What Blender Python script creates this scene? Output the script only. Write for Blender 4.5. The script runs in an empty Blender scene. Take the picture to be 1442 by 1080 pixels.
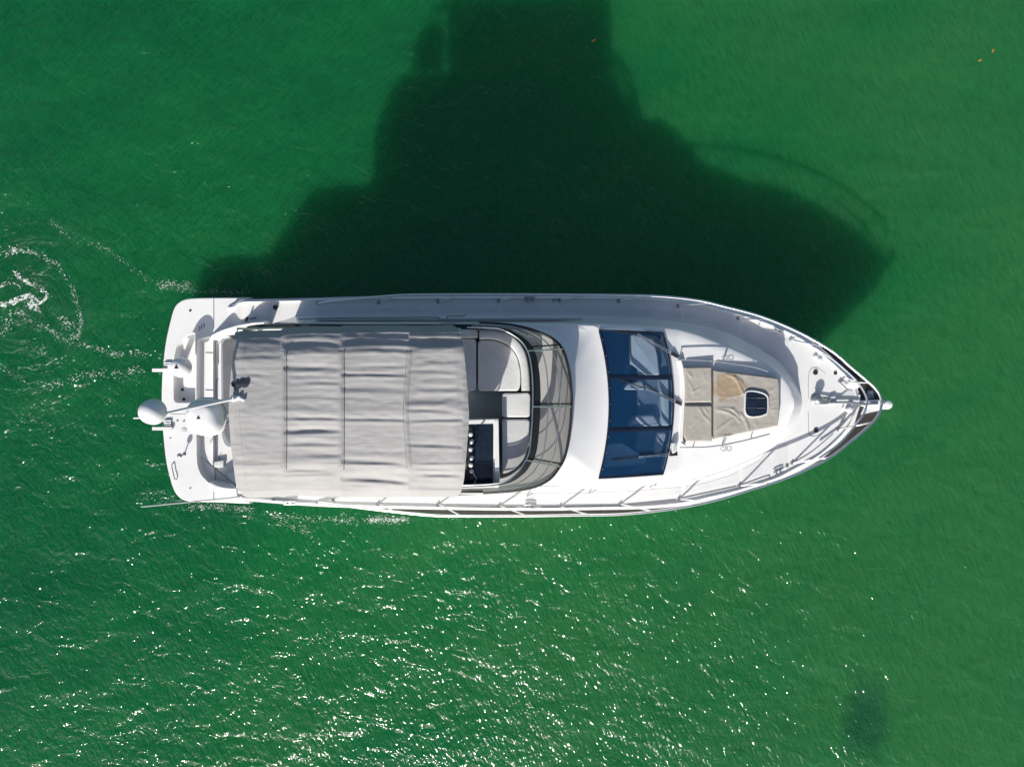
import bpy, bmesh, math, random
from mathutils import Vector, Matrix, noise as mnoise

random.seed(7)
R = math.radians
sc = bpy.context.scene
COL = sc.collection

# ------------------------------------------------------------------ camera, sky, sun, exposure
CAM_H, FPX, CX0, CY0 = 19.0, 999.0, 721.0, 540.0
cam_data = bpy.data.cameras.new("camera")
cam_data.sensor_width = 36.0
cam_data.lens = FPX / 1442.0 * 36.0
cam_data.clip_end = 20000
cam = bpy.data.objects.new("camera", cam_data)
cam.location = (0, 0, CAM_H)
COL.objects.link(cam)
sc.camera = cam

SUN_EL, SUN_AZ = 30.0, 19.5          # shadows fall towards the top of the picture, a little to the right
world = bpy.data.worlds.new("World")
sc.world = world
world.use_nodes = True
wn = world.node_tree
bg = wn.nodes["Background"]
sky = wn.nodes.new("ShaderNodeTexSky")
sky.sky_type = 'NISHITA'
sky.sun_disc = False
sky.sun_elevation = R(SUN_EL)
sky.sun_rotation = R(180 + SUN_AZ)
wn.links.new(sky.outputs[0], bg.inputs[0])
sky.dust_density = 2.4
sky.ozone_density = 1.5
sky.air_density = 0.9
bg.inputs[1].default_value = 0.095
sun_data = bpy.data.lights.new("sun", 'SUN')
sun_data.energy = 4.8
sun_data.angle = R(0.5)
sun_data.color = (1.0, 0.955, 0.89)
sun = bpy.data.objects.new("sun", sun_data)
sd = Vector((math.sin(R(SUN_AZ)) * math.cos(R(SUN_EL)), math.cos(R(SUN_AZ)) * math.cos(R(SUN_EL)), -math.sin(R(SUN_EL))))
sun.rotation_euler = sd.to_track_quat('-Z', 'Y').to_euler()
COL.objects.link(sun)
sc.view_settings.view_transform = 'Standard'
sc.view_settings.look = 'None'
sc.view_settings.gamma = 1.0
sc.view_settings.exposure = 0.25
sc.render.engine = 'CYCLES'
sc.cycles.use_denoising = True
sc.cycles.max_bounces = 10
sc.cycles.transparent_max_bounces = 16

# ------------------------------------------------------------------ helpers
YC = -0.45                           # the yacht's centreline


def P(px, py, z):
    """survey point: a spot of the photograph at a known height above the water"""
    s = (CAM_H - z) / FPX
    return Vector(((px - CX0) * s, -(py - CY0) * s, z))


def lerp(a, b, t):
    return a + (b - a) * t


def interp(x, tab):
    if x <= tab[0][0]:
        return tab[0][1]
    for (x0, y0), (x1, y1) in zip(tab, tab[1:]):
        if x <= x1:
            return y0 + (y1 - y0) * (x - x0) / (x1 - x0) if x1 > x0 else y1
    return tab[-1][1]


def crom(pts, n=8, closed=False):
    """Catmull-Rom curve through points"""
    pts = [Vector(p) for p in pts]
    m = len(pts)
    out = []
    for i in range(m if closed else m - 1):
        if closed:
            p0, p1, p2, p3 = pts[i - 1], pts[i], pts[(i + 1) % m], pts[(i + 2) % m]
        else:
            p1, p2 = pts[i], pts[i + 1]
            p0 = pts[i - 1] if i else p1 * 2 - p2
            p3 = pts[i + 2] if i + 2 < m else p2 * 2 - p1
        for k in range(n):
            t = k / n
            out.append(0.5 * ((2 * p1) + (p2 - p0) * t + (2 * p0 - 5 * p1 + 4 * p2 - p3) * t * t
                              + (3 * p1 - p0 - 3 * p2 + p3) * t ** 3))
    if not closed:
        out.append(pts[-1].copy())
    return out


def resample(pts, n):
    d = [0]
    for a, b in zip(pts, pts[1:]):
        d.append(d[-1] + (b - a).length)
    out, j = [], 0
    for i in range(n):
        t = d[-1] * i / (n - 1)
        while j < len(d) - 2 and d[j + 1] < t:
            j += 1
        seg = d[j + 1] - d[j]
        out.append(pts[j].lerp(pts[j + 1], (t - d[j]) / seg if seg > 1e-9 else 0))
    return out


def ccw(poly):
    a = sum(p[0] * q[1] - q[0] * p[1] for p, q in zip(poly, poly[1:] + poly[:1]))
    return poly if a > 0 else poly[::-1]


def inset(poly, d):
    n, out = len(poly), []
    for i in range(n):
        a, b, c = Vector(poly[i - 1][:2]), Vector(poly[i][:2]), Vector(poly[(i + 1) % n][:2])
        e1, e2 = (b - a), (c - b)
        if e1.length < 1e-9 or e2.length < 1e-9:
            out.append(b)
            continue
        e1.normalize(); e2.normalize()
        n1, n2 = Vector((-e1.y, e1.x)), Vector((-e2.y, e2.x))
        m = n1 + n2
        if m.length < 1e-6:
            m = n1
        m.normalize()
        k = max(0.45, m.dot(n1))
        out.append(b + m * (d / k))
    return out


def rounded(poly, r, n=5):
    """round the corners of a 2-D polygon"""
    poly = ccw([Vector(p[:2]) for p in poly])
    out, m = [], len(poly)
    for i in range(m):
        a, b, c = poly[i - 1], poly[i], poly[(i + 1) % m]
        d1, d2 = (a - b), (c - b)
        rr = min(r, d1.length * 0.45, d2.length * 0.45)
        p, q = b + d1.normalized() * rr, b + d2.normalized() * rr
        for k in range(n + 1):
            t = k / n
            out.append(p * (1 - t) ** 2 + b * 2 * t * (1 - t) + q * t * t)
    return out


class MB:
    """collects shapes and links them as one mesh object"""

    def __init__(self):
        self.v, self.f = [], []

    def add(self, vs, fs):
        o = len(self.v)
        self.v += [tuple(v) for v in vs]
        self.f += [tuple(i + o for i in f) for f in fs]
        return self

    def grid(self, rows, close_u=False):
        n, m = len(rows), len(rows[0])
        vs = [p for r in rows for p in r]
        fs = []
        for i in range(n - 1):
            for j in range(m if close_u else m - 1):
                k = (j + 1) % m
                fs.append((i * m + j, i * m + k, (i + 1) * m + k, (i + 1) * m + j))
        return self.add(vs, fs)

    def rings(self, rings, cap0=True, cap1=True):
        self.grid(rings, True)
        m = len(rings[0])
        o = len(self.v) - m * len(rings)
        if cap0:
            self.f.append(tuple(o + j for j in range(m))[::-1])
        if cap1:
            b = o + m * (len(rings) - 1)
            self.f.append(tuple(b + j for j in range(m)))
        return self

    def prism(self, poly, z0, z1, bevel=0.0, zf=None):
        poly = ccw([Vector(p[:2]) for p in poly])
        prof = [(0, z0), (0, z1 - bevel)]
        if bevel > 0:
            prof += [(bevel * 0.08, z1 - bevel * 0.6), (bevel * 0.3, z1 - bevel * 0.28), (bevel * 0.62, z1 - bevel * 0.07), (bevel, z1)]
        rs = []
        for d, z in prof:
            q = inset(poly, d) if d else poly
            rs.append([(p.x, p.y, z + (zf(p.x, p.y) if zf else 0)) for p in q])
        return self.rings(rs)

    def tube(self, pts, r, n=8, r1=None, caps=True, closed=False):
        pts = [Vector(p) for p in pts]
        m = len(pts)
        rs, up = [], None
        for i, p in enumerate(pts):
            if closed:
                t = pts[(i + 1) % m] - pts[i - 1]
            else:
                t = pts[min(i + 1, m - 1)] - pts[max(i - 1, 0)]
            t.normalize()
            if up is None:
                up = Vector((0, 0, 1)) if abs(t.z) < 0.9 else Vector((1, 0, 0))
            a = t.cross(up)
            if a.length < 1e-5:
                a = t.cross(Vector((1, 0.3, 0)))
            a.normalize()
            up = a.cross(t).normalized()
            rr = r if r1 is None else lerp(r, r1, i / (m - 1))
            rs.append([p + a * (rr * math.cos(2 * math.pi * k / n)) + up * (rr * math.sin(2 * math.pi * k / n)) for k in range(n)])
        if closed:
            rs.append(rs[0])
            return self.rings(rs, False, False)
        return self.rings(rs, caps, caps)

    def lathe(self, prof, c, n=28, axis=None, sx=1.0, sy=1.0, rot=0.0, power=2.0):
        c = Vector(c)
        q = Vector((0, 0, 1)).rotation_difference(Vector(axis)) if axis else None
        rs = []
        for r, z in prof:
            ring = []
            for k in range(n):
                a = 2 * math.pi * k / n
                ca, sa = math.cos(a), math.sin(a)
                s = (abs(ca) ** power + abs(sa) ** power) ** (-1 / power)
                x, y = r * ca * s * sx, r * sa * s * sy
                if rot:
                    x, y = x * math.cos(rot) - y * math.sin(rot), x * math.sin(rot) + y * math.cos(rot)
                w = Vector((x, y, z))
                ring.append(c + (q @ w if q else w))
            rs.append(ring)
        return self.rings(rs)

    def disc(self, c, r, h, n=20, bevel=0.25):
        b = min(h, r) * bevel
        return self.lathe([(r, 0), (r, h - b), (r - b * 0.4, h - b * 0.2), (max(r - b, r * 0.3), h)], c, n)

    def bar(self, a, b, w, h, bevel=0.0):
        """a box lying from a to b (points at its underside)"""
        a, b = Vector(a), Vector(b)
        d = (b - a); d.normalize()
        s = Vector((-d.y, d.x, 0))
        if s.length < 1e-6:
            s = Vector((1, 0, 0))
        s.normalize()
        u = d.cross(s) * -1
        u = Vector((0, 0, 1)) if abs(d.z) < 0.3 else (u if u.z > 0 else -u)
        vs = []
        for p in (a, b):
            for sg, hh in ((-1, 0), (1, 0), (1, h), (-1, h)):
                vs.append(p + s * (sg * w / 2) + u * hh)
        return self.add(vs, [(0, 1, 2, 3), (7, 6, 5, 4), (0, 4, 5, 1), (1, 5, 6, 2), (2, 6, 7, 3), (3, 7, 4, 0)])

    def strip(self, path, w, z0, z1):
        """a low wall of width w along a 3-D path; z0 and z1 are added to the path height"""
        path = [Vector(p) for p in path]
        m = len(path)
        rows = [[], [], [], [], [], []]
        for i, p in enumerate(path):
            t = path[min(i + 1, m - 1)] - path[max(i - 1, 0)]
            s = Vector((-t.y, t.x, 0)).normalized() * (w / 2)
            b = min(w * 0.3, (z1 - z0) * 0.4)
            for row, (sg, z) in zip(rows, ((-1, z0), (-1, z1 - b), (-1 + 2 * b / w, z1), (1 - 2 * b / w, z1), (1, z1 - b), (1, z0))):
                row.append(p + s * sg + Vector((0, 0, z)))
        rs = [[row[i] for row in rows] for i in range(m)]
        return self.rings(rs)

    def band(self, outer, inner, z0, z1, b):
        """a rounded moulding between two curves with the same number of points"""
        rs = []
        for o, i in zip(outer, inner):
            w = (Vector((i[0], i[1])) - Vector((o[0], o[1]))).length
            k = min(0.45, b / max(w, 1e-4))
            f = lambda t, z: (lerp(o[0], i[0], t), lerp(o[1], i[1], t), z)
            rs.append([f(0, z0), f(0, z1 - b), f(k * 0.3, z1 - b * 0.3), f(k, z1), f(1 - k, z1), f(1 - k * 0.3, z1 - b * 0.3), f(1, z1 - b), f(1, z0)])
        return self.rings(rs)

    def build(self, name, mat, parent=None, sharp=38, flip=False):
        me = bpy.data.meshes.new(name)
        me.from_pydata(self.v, [], self.f)
        bm = bmesh.new()
        bm.from_mesh(me)
        bmesh.ops.remove_doubles(bm, verts=bm.verts, dist=1e-5)
        bmesh.ops.recalc_face_normals(bm, faces=bm.faces)
        bm.to_mesh(me)
        bm.free()
        for p in me.polygons:
            p.use_smooth = len(p.vertices) <= 6
        me.set_sharp_from_angle(angle=R(sharp))
        if mat:
            me.materials.append(mat)
        o = bpy.data.objects.new(name, me)
        COL.objects.link(o)
        if parent is not None:
            o.parent = parent
            if parent is YACHT:
                o.location = -YACHT.location
        return o


def tag(o, label, cat, group=None, kind=None):
    if label:
        o['label'] = label
    if cat:
        o['category'] = cat
    if group:
        o['group'] = group
    if kind:
        o['kind'] = kind
    return o


# ------------------------------------------------------------------ materials
def new_mat(name):
    m = bpy.data.materials.new(name)
    m.use_nodes = True
    nt = m.node_tree
    return m, nt, nt.nodes["Principled BSDF"]


def N(nt, kind, **kw):
    n = nt.nodes.new(kind)
    for k, v in kw.items():
        setattr(n, k, v)
    return n


def math_n(nt, op, a, b=None, clamp=False):
    n = N(nt, "ShaderNodeMath", operation=op, use_clamp=clamp)
    for i, x in enumerate((a, b)):
        if x is None:
            continue
        if isinstance(x, (int, float)):
            n.inputs[i].default_value = x
        else:
            nt.links.new(x, n.inputs[i])
    return n.outputs[0]


def noise_n(nt, scale, detail=3.0, rough=0.55, vec=None, dist=0.0):
    n = N(nt, "ShaderNodeTexNoise")
    n.inputs["Scale"].default_value = scale
    n.inputs["Detail"].default_value = detail
    n.inputs["Roughness"].default_value = rough
    n.inputs["Distortion"].default_value = dist
    if vec is None:
        vec = obj_vec(nt)
    nt.links.new(vec, n.inputs["Vector"])
    return n.outputs["Fac"]


def obj_vec(nt, rot=0.0, scale=(1, 1, 1)):
    tc = N(nt, "ShaderNodeTexCoord")
    if rot == 0.0 and scale == (1, 1, 1):
        return tc.outputs["Object"]
    mp = N(nt, "ShaderNodeMapping", vector_type='TEXTURE')      # turns first, then stretches
    mp.inputs["Rotation"].default_value = (0, 0, -rot)
    mp.inputs["Scale"].default_value = tuple(1 / x for x in scale)
    nt.links.new(tc.outputs["Object"], mp.inputs["Vector"])
    return mp.outputs[0]


def ramp_n(nt, fac, stops):
    r = N(nt, "ShaderNodeValToRGB")
    els = r.color_ramp.elements
    while len(els) < len(stops):
        els.new(0.5)
    for e, (p, c) in zip(els, stops):
        e.position = p
        e.color = (*c, 1)
    nt.links.new(fac, r.inputs[0])
    return r.outputs[0]


def simple(name, col, rough=0.4, metal=0.0, coat=0.0, var=0.06, vscale=3.0, bump=0.0, bscale=200.0, bdist=0.001):
    """a real colour with a little uneven wear and an optional fine grain"""
    m, nt, b = new_mat(name)
    b.inputs["Roughness"].default_value = rough
    b.inputs["Metallic"].default_value = metal
    b.inputs["Coat Weight"].default_value = coat
    lo = tuple(c * (1 - var) for c in col)
    hi = tuple(min(1, c * (1 + var * 0.5)) for c in col)
    c = ramp_n(nt, noise_n(nt, vscale, 5, 0.6), [(0.3, lo), (0.65, hi)])
    nt.links.new(c, b.inputs["Base Color"])
    if bump:
        bp = N(nt, "ShaderNodeBump")
        bp.inputs["Strength"].default_value = bump
        bp.inputs["Distance"].default_value = bdist
        nt.links.new(noise_n(nt, bscale, 2, 0.6), bp.inputs["Height"])
        nt.links.new(bp.outputs[0], b.inputs["Normal"])
    return m


M = {}
M['gelcoat'] = simple("gelcoat", (0.78, 0.78, 0.77), 0.28, coat=0.3, var=0.05, vscale=1.6)
M['nonskid'] = simple("nonskid_deck", (0.70, 0.70, 0.695), 0.6, var=0.05, vscale=2.2, bump=0.5, bscale=160, bdist=0.002)
M['panel'] = simple("nonskid_panel", (0.635, 0.64, 0.645), 0.75, var=0.07, vscale=2.5, bump=0.8, bscale=120, bdist=0.003)
M['deck_grey'] = simple("pale_grey_gelcoat", (0.60, 0.62, 0.63), 0.45, var=0.08)
M['dark_line'] = simple("seam_and_shadow_grey", (0.20, 0.21, 0.22), 0.7)
M['steel'] = simple("stainless_steel", (0.80, 0.81, 0.82), 0.32, metal=1.0, var=0.12, vscale=8)
M['dull_steel'] = simple("galvanised_steel", (0.36, 0.38, 0.40), 0.42, metal=0.8, var=0.2, vscale=14)
M['black'] = simple("black_rubber", (0.018, 0.019, 0.022), 0.5, var=0.3)
M['black_gloss'] = simple("black_acrylic", (0.008, 0.009, 0.012), 0.12, coat=0.4, var=0.2)
M['band'] = simple("dark_brown_gap", (0.040, 0.036, 0.028), 0.55, var=0.35, vscale=5)
M['boot'] = simple("navy_antifouling", (0.012, 0.022, 0.05), 0.5, var=0.3)
M['vinyl'] = simple("grey_white_vinyl", (0.60, 0.61, 0.61), 0.45, var=0.07, vscale=4, bump=0.35, bscale=14, bdist=0.012)
M['floor_grey'] = simple("fly_floor", (0.28, 0.31, 0.34), 0.6, var=0.1)
M['navy'] = simple("navy_screen", (0.010, 0.018, 0.032), 0.15, coat=0.5, var=0.4, vscale=6)
M['navy_patch'] = simple("navy_patch", (0.022, 0.032, 0.050), 0.9, var=0.5, vscale=40)
M['dome'] = simple("dome_white", (0.80, 0.80, 0.80), 0.32, coat=0.2, var=0.05, vscale=5)
M['interior'] = simple("interior_blue_grey", (0.20, 0.24, 0.28), 0.7, var=0.1)
M['dash'] = simple("pale_sun_patch", (0.80, 0.80, 0.79), 0.6, var=0.1)  # pale tone that paints the sunlit patches inside the cabin
M['interior_dark'] = simple("interior_dark_blue", (0.02, 0.06, 0.13), 0.7, var=0.2)
M['mullion'] = simple("navy_frame", (0.008, 0.014, 0.035), 0.3, var=0.3)
M['foam'] = simple("foam", (0.78, 0.82, 0.80), 0.8, var=0.15, vscale=20)
M['leaf'] = simple("dry_leaf_and_speck", (0.45, 0.20, 0.045), 0.7, var=0.3, vscale=40)


def canvas_mat(name, col, pleat=False):
    m, nt, b = new_mat(name)
    b.inputs["Roughness"].default_value = 0.92
    b.inputs["Sheen Weight"].default_value = 0.15
    st = noise_n(nt, 1.3, 6, 0.65)
    c1 = ramp_n(nt, st, [(0.25, tuple(x * 0.86 for x in col)), (0.7, tuple(x * 1.06 for x in col))])
    fine = noise_n(nt, 240, 2, 0.7)
    mx = N(nt, "ShaderNodeMix", data_type='RGBA', blend_type='MULTIPLY')
    mx.inputs[0].default_value = 1.0
    nt.links.new(c1, mx.inputs[6])
    nt.links.new(ramp_n(nt, fine, [(0.25, (0.86, 0.86, 0.86)), (0.75, (1.0, 1.0, 1.0))]), mx.inputs[7])
    nt.links.new(mx.outputs[2], b.inputs["Base Color"])
    bp = N(nt, "ShaderNodeBump")
    bp.inputs["Strength"].default_value = 0.7
    bp.inputs["Distance"].default_value = 0.003
    if pleat:
        w = N(nt, "ShaderNodeTexWave", wave_type='BANDS', bands_direction='Y')
        w.inputs["Scale"].default_value = 7.0
        w.inputs["Distortion"].default_value = 3.0
        w.inputs["Detail"].default_value = 3.0
        w.inputs["Detail Scale"].default_value = 2.0
        nt.links.new(obj_vec(nt), w.inputs["Vector"])
        bp.inputs["Distance"].default_value = 0.0022
        bp.inputs["Strength"].default_value = 0.8
        nt.links.new(w.outputs["Fac"], bp.inputs["Height"])
    else:
        s = math_n(nt, 'ADD', noise_n(nt, 120, 3, 0.6), noise_n(nt, 1.0, 4, 0.6, obj_vec(nt, 0, (3, 26, 3))))
        nt.links.new(s, bp.inputs["Height"])
        bp.inputs["Distance"].default_value = 0.006
    nt.links.new(bp.outputs[0], b.inputs["Normal"])
    return m


M['canvas'] = canvas_mat("grey_canvas", (0.405, 0.40, 0.393))
M['canvas_dark'] = canvas_mat("grey_canvas_zip_flap", (0.355, 0.35, 0.342), True)
M['canvas_thread'] = simple("grey_piping", (0.16, 0.16, 0.165), 0.8)


def pad_mat(name, stained):
    m, nt, b = new_mat(name)
    b.inputs["Roughness"].default_value = 0.85
    base = ramp_n(nt, noise_n(nt, 2.5, 5, 0.65), [(0.3, (0.33, 0.308, 0.272)), (0.7, (0.40, 0.375, 0.335))])
    if stained:
        # a tan water stain with an uneven outline, soaked into the cloth
        geo = N(nt, "ShaderNodeTexCoord")
        sep = N(nt, "ShaderNodeSeparateXYZ")
        nt.links.new(geo.outputs["Object"], sep.inputs[0])
        c = P(1027, 547, 2.95)
        wob = noise_n(nt, 4.2, 6, 0.7)
        dx = math_n(nt, 'DIVIDE', math_n(nt, 'SUBTRACT', sep.outputs[0], c.x), 0.48)
        dy = math_n(nt, 'DIVIDE', math_n(nt, 'SUBTRACT', sep.outputs[1], c.y), 0.31)
        d = math_n(nt, 'ADD', math_n(nt, 'MULTIPLY', dx, dx), math_n(nt, 'MULTIPLY', dy, dy))
        d = math_n(nt, 'ADD', d, math_n(nt, 'MULTIPLY', math_n(nt, 'SUBTRACT', wob, 0.5), 4.2))
        mk = ramp_n(nt, d, [(0.0, (0.75, 0.75, 0.75)), (0.75, (0.62, 0.62, 0.62)), (0.95, (0.25, 0.25, 0.25)), (1.0, (0.0, 0.0, 0.0))])
        mx = N(nt, "ShaderNodeMix", data_type='RGBA')
        nt.links.new(mk, mx.inputs[0])
        nt.links.new(base, mx.inputs[6])
        mx.inputs[7].default_value = (0.32, 0.215, 0.118, 1)
        base = mx.outputs[2]
    nt.links.new(base, b.inputs["Base Color"])
    bp = N(nt, "ShaderNodeBump")
    bp.inputs["Strength"].default_value = 0.6
    bp.inputs["Distance"].default_value = 0.006
    nt.links.new(noise_n(nt, 30, 5, 0.65), bp.inputs["Height"])
    nt.links.new(bp.outputs[0], b.inputs["Normal"])
    return m


M['pad'] = pad_mat("beige_pad_cloth", False)
M['pad_stain'] = pad_mat("beige_pad_cloth_stained", True)


def glass_mat(name, tint, film, film_fac, rough=0.04):
    """tinted pane: clear tint, a thin coloured film and a sky reflection"""
    m = bpy.data.materials.new(name)
    m.use_nodes = True
    nt = m.node_tree
    nt.nodes.clear()
    out = N(nt, "ShaderNodeOutputMaterial")
    tr = N(nt, "ShaderNodeBsdfTransparent")
    tr.inputs[0].default_value = (*tint, 1)
    df = N(nt, "ShaderNodeBsdfDiffuse")
    c = ramp_n(nt, noise_n(nt, 4, 4, 0.6), [(0.3, tuple(x * 0.85 for x in film)), (0.7, tuple(x * 1.1 for x in film))])
    nt.links.new(c, df.inputs[0])
    m1 = N(nt, "ShaderNodeMixShader")
    m1.inputs[0].default_value = film_fac
    nt.links.new(tr.outputs[0], m1.inputs[1])
    nt.links.new(df.outputs[0], m1.inputs[2])
    gl = N(nt, "ShaderNodeBsdfGlossy")
    gl.inputs["Roughness"].default_value = rough
    lw = N(nt, "ShaderNodeLayerWeight")
    fres = math_n(nt, 'ADD', math_n(nt, 'MULTIPLY', math_n(nt, 'POWER', lw.outputs["Facing"], 5.0), 0.9), 0.04)
    m2 = N(nt, "ShaderNodeMixShader")
    nt.links.new(fres, m2.inputs[0])
    nt.links.new(m1.outputs[0], m2.inputs[1])
    nt.links.new(gl.outputs[0], m2.inputs[2])
    nt.links.new(m2.outputs[0], out.inputs[0])
    return m


M['blue_glass'] = glass_mat("blue_windshield_glass", (0.74, 0.84, 0.93), (0.012, 0.100, 0.265), 0.30)
M['smoke'] = glass_mat("smoked_acrylic", (0.82, 0.81, 0.79), (0.20, 0.197, 0.19), 0.30, 0.06)


def water_mat():
    m, nt, b = new_mat("green_sea_water")
    tc = N(nt, "ShaderNodeTexCoord")
    sep = N(nt, "ShaderNodeSeparateXYZ")
    nt.links.new(tc.outputs["Object"], sep.inputs[0])
    X, Y = sep.outputs[0], sep.outputs[1]
    # colour: clouds of sediment, yellower towards the right, a darker patch at lower right
    big = noise_n(nt, 0.10, 4, 0.5)
    mid = noise_n(nt, 0.45, 5, 0.6, obj_vec(nt, R(62), (1.0, 0.35, 1)))
    f = math_n(nt, 'ADD', math_n(nt, 'MULTIPLY', big, 0.50), math_n(nt, 'MULTIPLY', mid, 0.50))
    f = math_n(nt, 'ADD', f, math_n(nt, 'MULTIPLY', X, 0.014))
    f = math_n(nt, 'ADD', f, math_n(nt, 'MULTIPLY', Y, -0.006))
    c = ramp_n(nt, f, [(0.22, (0.0025, 0.100, 0.031)), (0.45, (0.0060, 0.130, 0.035)), (0.72, (0.024, 0.150, 0.041))])
    w = P(1218, 1015, 0)
    dx = math_n(nt, 'DIVIDE', math_n(nt, 'SUBTRACT', X, w.x), 0.75)
    dy = math_n(nt, 'DIVIDE', math_n(nt, 'SUBTRACT', Y, w.y), 1.5)
    d = math_n(nt, 'ADD', math_n(nt, 'MULTIPLY', dx, dx), math_n(nt, 'MULTIPLY', dy, dy))
    d = math_n(nt, 'ADD', d, math_n(nt, 'MULTIPLY', math_n(nt, 'SUBTRACT', noise_n(nt, 0.9, 4, 0.6), 0.5), 2.6))
    dark_spot = ramp_n(nt, d, [(0.0, (0.6, 0.6, 0.6)), (0.35, (0.4, 0.4, 0.4)), (1.0, (0.0, 0.0, 0.0))])
    mx = N(nt, "ShaderNodeMix", data_type='RGBA')
    nt.links.new(dark_spot, mx.inputs[0])
    nt.links.new(c, mx.inputs[6])
    mx.inputs[7].default_value = (0.002, 0.055, 0.026, 1)
    b.inputs["Roughness"].default_value = 0.085
    b.inputs["IOR"].default_value = 1.33
    b.inputs["Specular IOR Level"].default_value = 0.6
    b.inputs["Subsurface Weight"].default_value = 1.0
    b.inputs["Subsurface Radius"].default_value = (0.35, 1.0, 0.8)
    b.inputs["Subsurface Scale"].default_value = 6.0
    # waves: swell, wind waves, capillary streaks whose run turns across the picture
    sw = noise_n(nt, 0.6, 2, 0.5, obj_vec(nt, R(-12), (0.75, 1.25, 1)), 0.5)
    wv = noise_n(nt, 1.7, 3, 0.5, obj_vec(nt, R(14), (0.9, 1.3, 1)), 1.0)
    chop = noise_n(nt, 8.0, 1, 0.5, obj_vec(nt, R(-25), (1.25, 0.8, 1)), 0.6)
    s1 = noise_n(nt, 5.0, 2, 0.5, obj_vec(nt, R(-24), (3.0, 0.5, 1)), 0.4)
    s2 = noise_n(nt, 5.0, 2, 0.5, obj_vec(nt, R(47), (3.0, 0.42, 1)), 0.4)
    # rings of the wake's eddy behind the stern
    ed = P(40, 428, 0)
    ex, ey = math_n(nt, 'SUBTRACT', X, ed.x), math_n(nt, 'SUBTRACT', Y, ed.y)
    er_ = math_n(nt, 'SQRT', math_n(nt, 'ADD', math_n(nt, 'MULTIPLY', ex, ex), math_n(nt, 'MULTIPLY', ey, ey)))
    ea = math_n(nt, 'ARCTAN2', ey, ex)
    cv = N(nt, "ShaderNodeCombineXYZ")
    nt.links.new(math_n(nt, 'ADD', math_n(nt, 'MULTIPLY', er_, 3.4), math_n(nt, 'MULTIPLY', ea, 0.7)), cv.inputs[0])
    nt.links.new(math_n(nt, 'MULTIPLY', math_n(nt, 'COSINE', ea), 0.9), cv.inputs[1])
    nt.links.new(math_n(nt, 'MULTIPLY', math_n(nt, 'SINE', ea), 0.9), cv.inputs[2])
    eddy = noise_n(nt, 1.0, 4, 0.6, cv.outputs[0], 1.4)
    efall = N(nt, "ShaderNodeMapRange")
    nt.links.new(er_, efall.inputs[0])
    efall.inputs[1].default_value = 0.6
    efall.inputs[2].default_value = 4.6
    efall.inputs[3].default_value = 1.0
    efall.inputs[4].default_value = 0.0
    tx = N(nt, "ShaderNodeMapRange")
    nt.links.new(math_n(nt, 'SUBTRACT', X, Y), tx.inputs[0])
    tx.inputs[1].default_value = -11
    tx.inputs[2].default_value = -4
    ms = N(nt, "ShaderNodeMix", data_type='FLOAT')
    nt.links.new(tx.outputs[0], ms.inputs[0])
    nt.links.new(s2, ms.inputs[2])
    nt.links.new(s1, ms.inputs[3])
    # light shafts painted into the colour as faint streaks along the same run
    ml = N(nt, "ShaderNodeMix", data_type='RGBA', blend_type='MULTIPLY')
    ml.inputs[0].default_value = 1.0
    aer = N(nt, "ShaderNodeMix", data_type='RGBA')
    av = math_n(nt, 'MULTIPLY', math_n(nt, 'SUBTRACT', noise_n(nt, 0.9, 5, 0.65), 0.50), 3.0, True)
    nt.links.new(math_n(nt, 'MULTIPLY', math_n(nt, 'MULTIPLY', av, efall.outputs[0]), 0.55), aer.inputs[0])
    nt.links.new(mx.outputs[2], aer.inputs[6])
    aer.inputs[7].default_value = (0.05, 0.19, 0.085, 1)
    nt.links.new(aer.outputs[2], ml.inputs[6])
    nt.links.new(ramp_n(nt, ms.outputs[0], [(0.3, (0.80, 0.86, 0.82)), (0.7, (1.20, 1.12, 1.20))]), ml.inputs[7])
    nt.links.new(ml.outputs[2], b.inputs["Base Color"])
    # the right-hand side lies in a calmer lane
    lane = N(nt, "ShaderNodeMapRange")
    nt.links.new(math_n(nt, 'ADD', X, math_n(nt, 'MULTIPLY', Y, 0.35)), lane.inputs[0])
    lane.inputs[1].default_value = 2.0
    lane.inputs[2].default_value = 8.0
    lane.inputs[3].default_value = 1.0
    lane.inputs[4].default_value = 0.78
    h = math_n(nt, 'MULTIPLY', sw, 0.14)
    h = math_n(nt, 'ADD', h, math_n(nt, 'MULTIPLY', wv, 0.095))
    h = math_n(nt, 'ADD', h, math_n(nt, 'MULTIPLY', chop, 0.035))
    gust = N(nt, "ShaderNodeMapRange")
    nt.links.new(noise_n(nt, 0.28, 3, 0.55, obj_vec(nt, R(-20), (1.5, 0.7, 1))), gust.inputs[0])
    gust.inputs[1].default_value = 0.35
    gust.inputs[2].default_value = 0.65
    gust.inputs[3].default_value = 0.35
    gust.inputs[4].default_value = 1.35
    h = math_n(nt, 'ADD', h, math_n(nt, 'MULTIPLY', math_n(nt, 'MULTIPLY', ms.outputs[0], 0.026), gust.outputs[0]))
    h = math_n(nt, 'MULTIPLY', h, lane.outputs[0])
    h = math_n(nt, 'ADD', h, math_n(nt, 'MULTIPLY', math_n(nt, 'MULTIPLY', eddy, efall.outputs[0]), 0.12))
    bp = N(nt, "ShaderNodeBump")
    bp.inputs["Strength"].default_value = 1.0
    bp.inputs["Distance"].default_value = 1.0
    nt.links.new(h, bp.inputs["Height"])
    nt.links.new(bp.outputs[0], b.inputs["Normal"])
    return m


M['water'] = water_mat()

# ------------------------------------------------------------------ the sea
YACHT = None
w = MB()
S = 6000
w.add([(-S, -S, 0), (S, -S, 0), (S, S, 0), (-S, S, 0)], [(0, 1, 2, 3)])
tag(w.build("water", M['water']), None, None, kind='structure')

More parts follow.
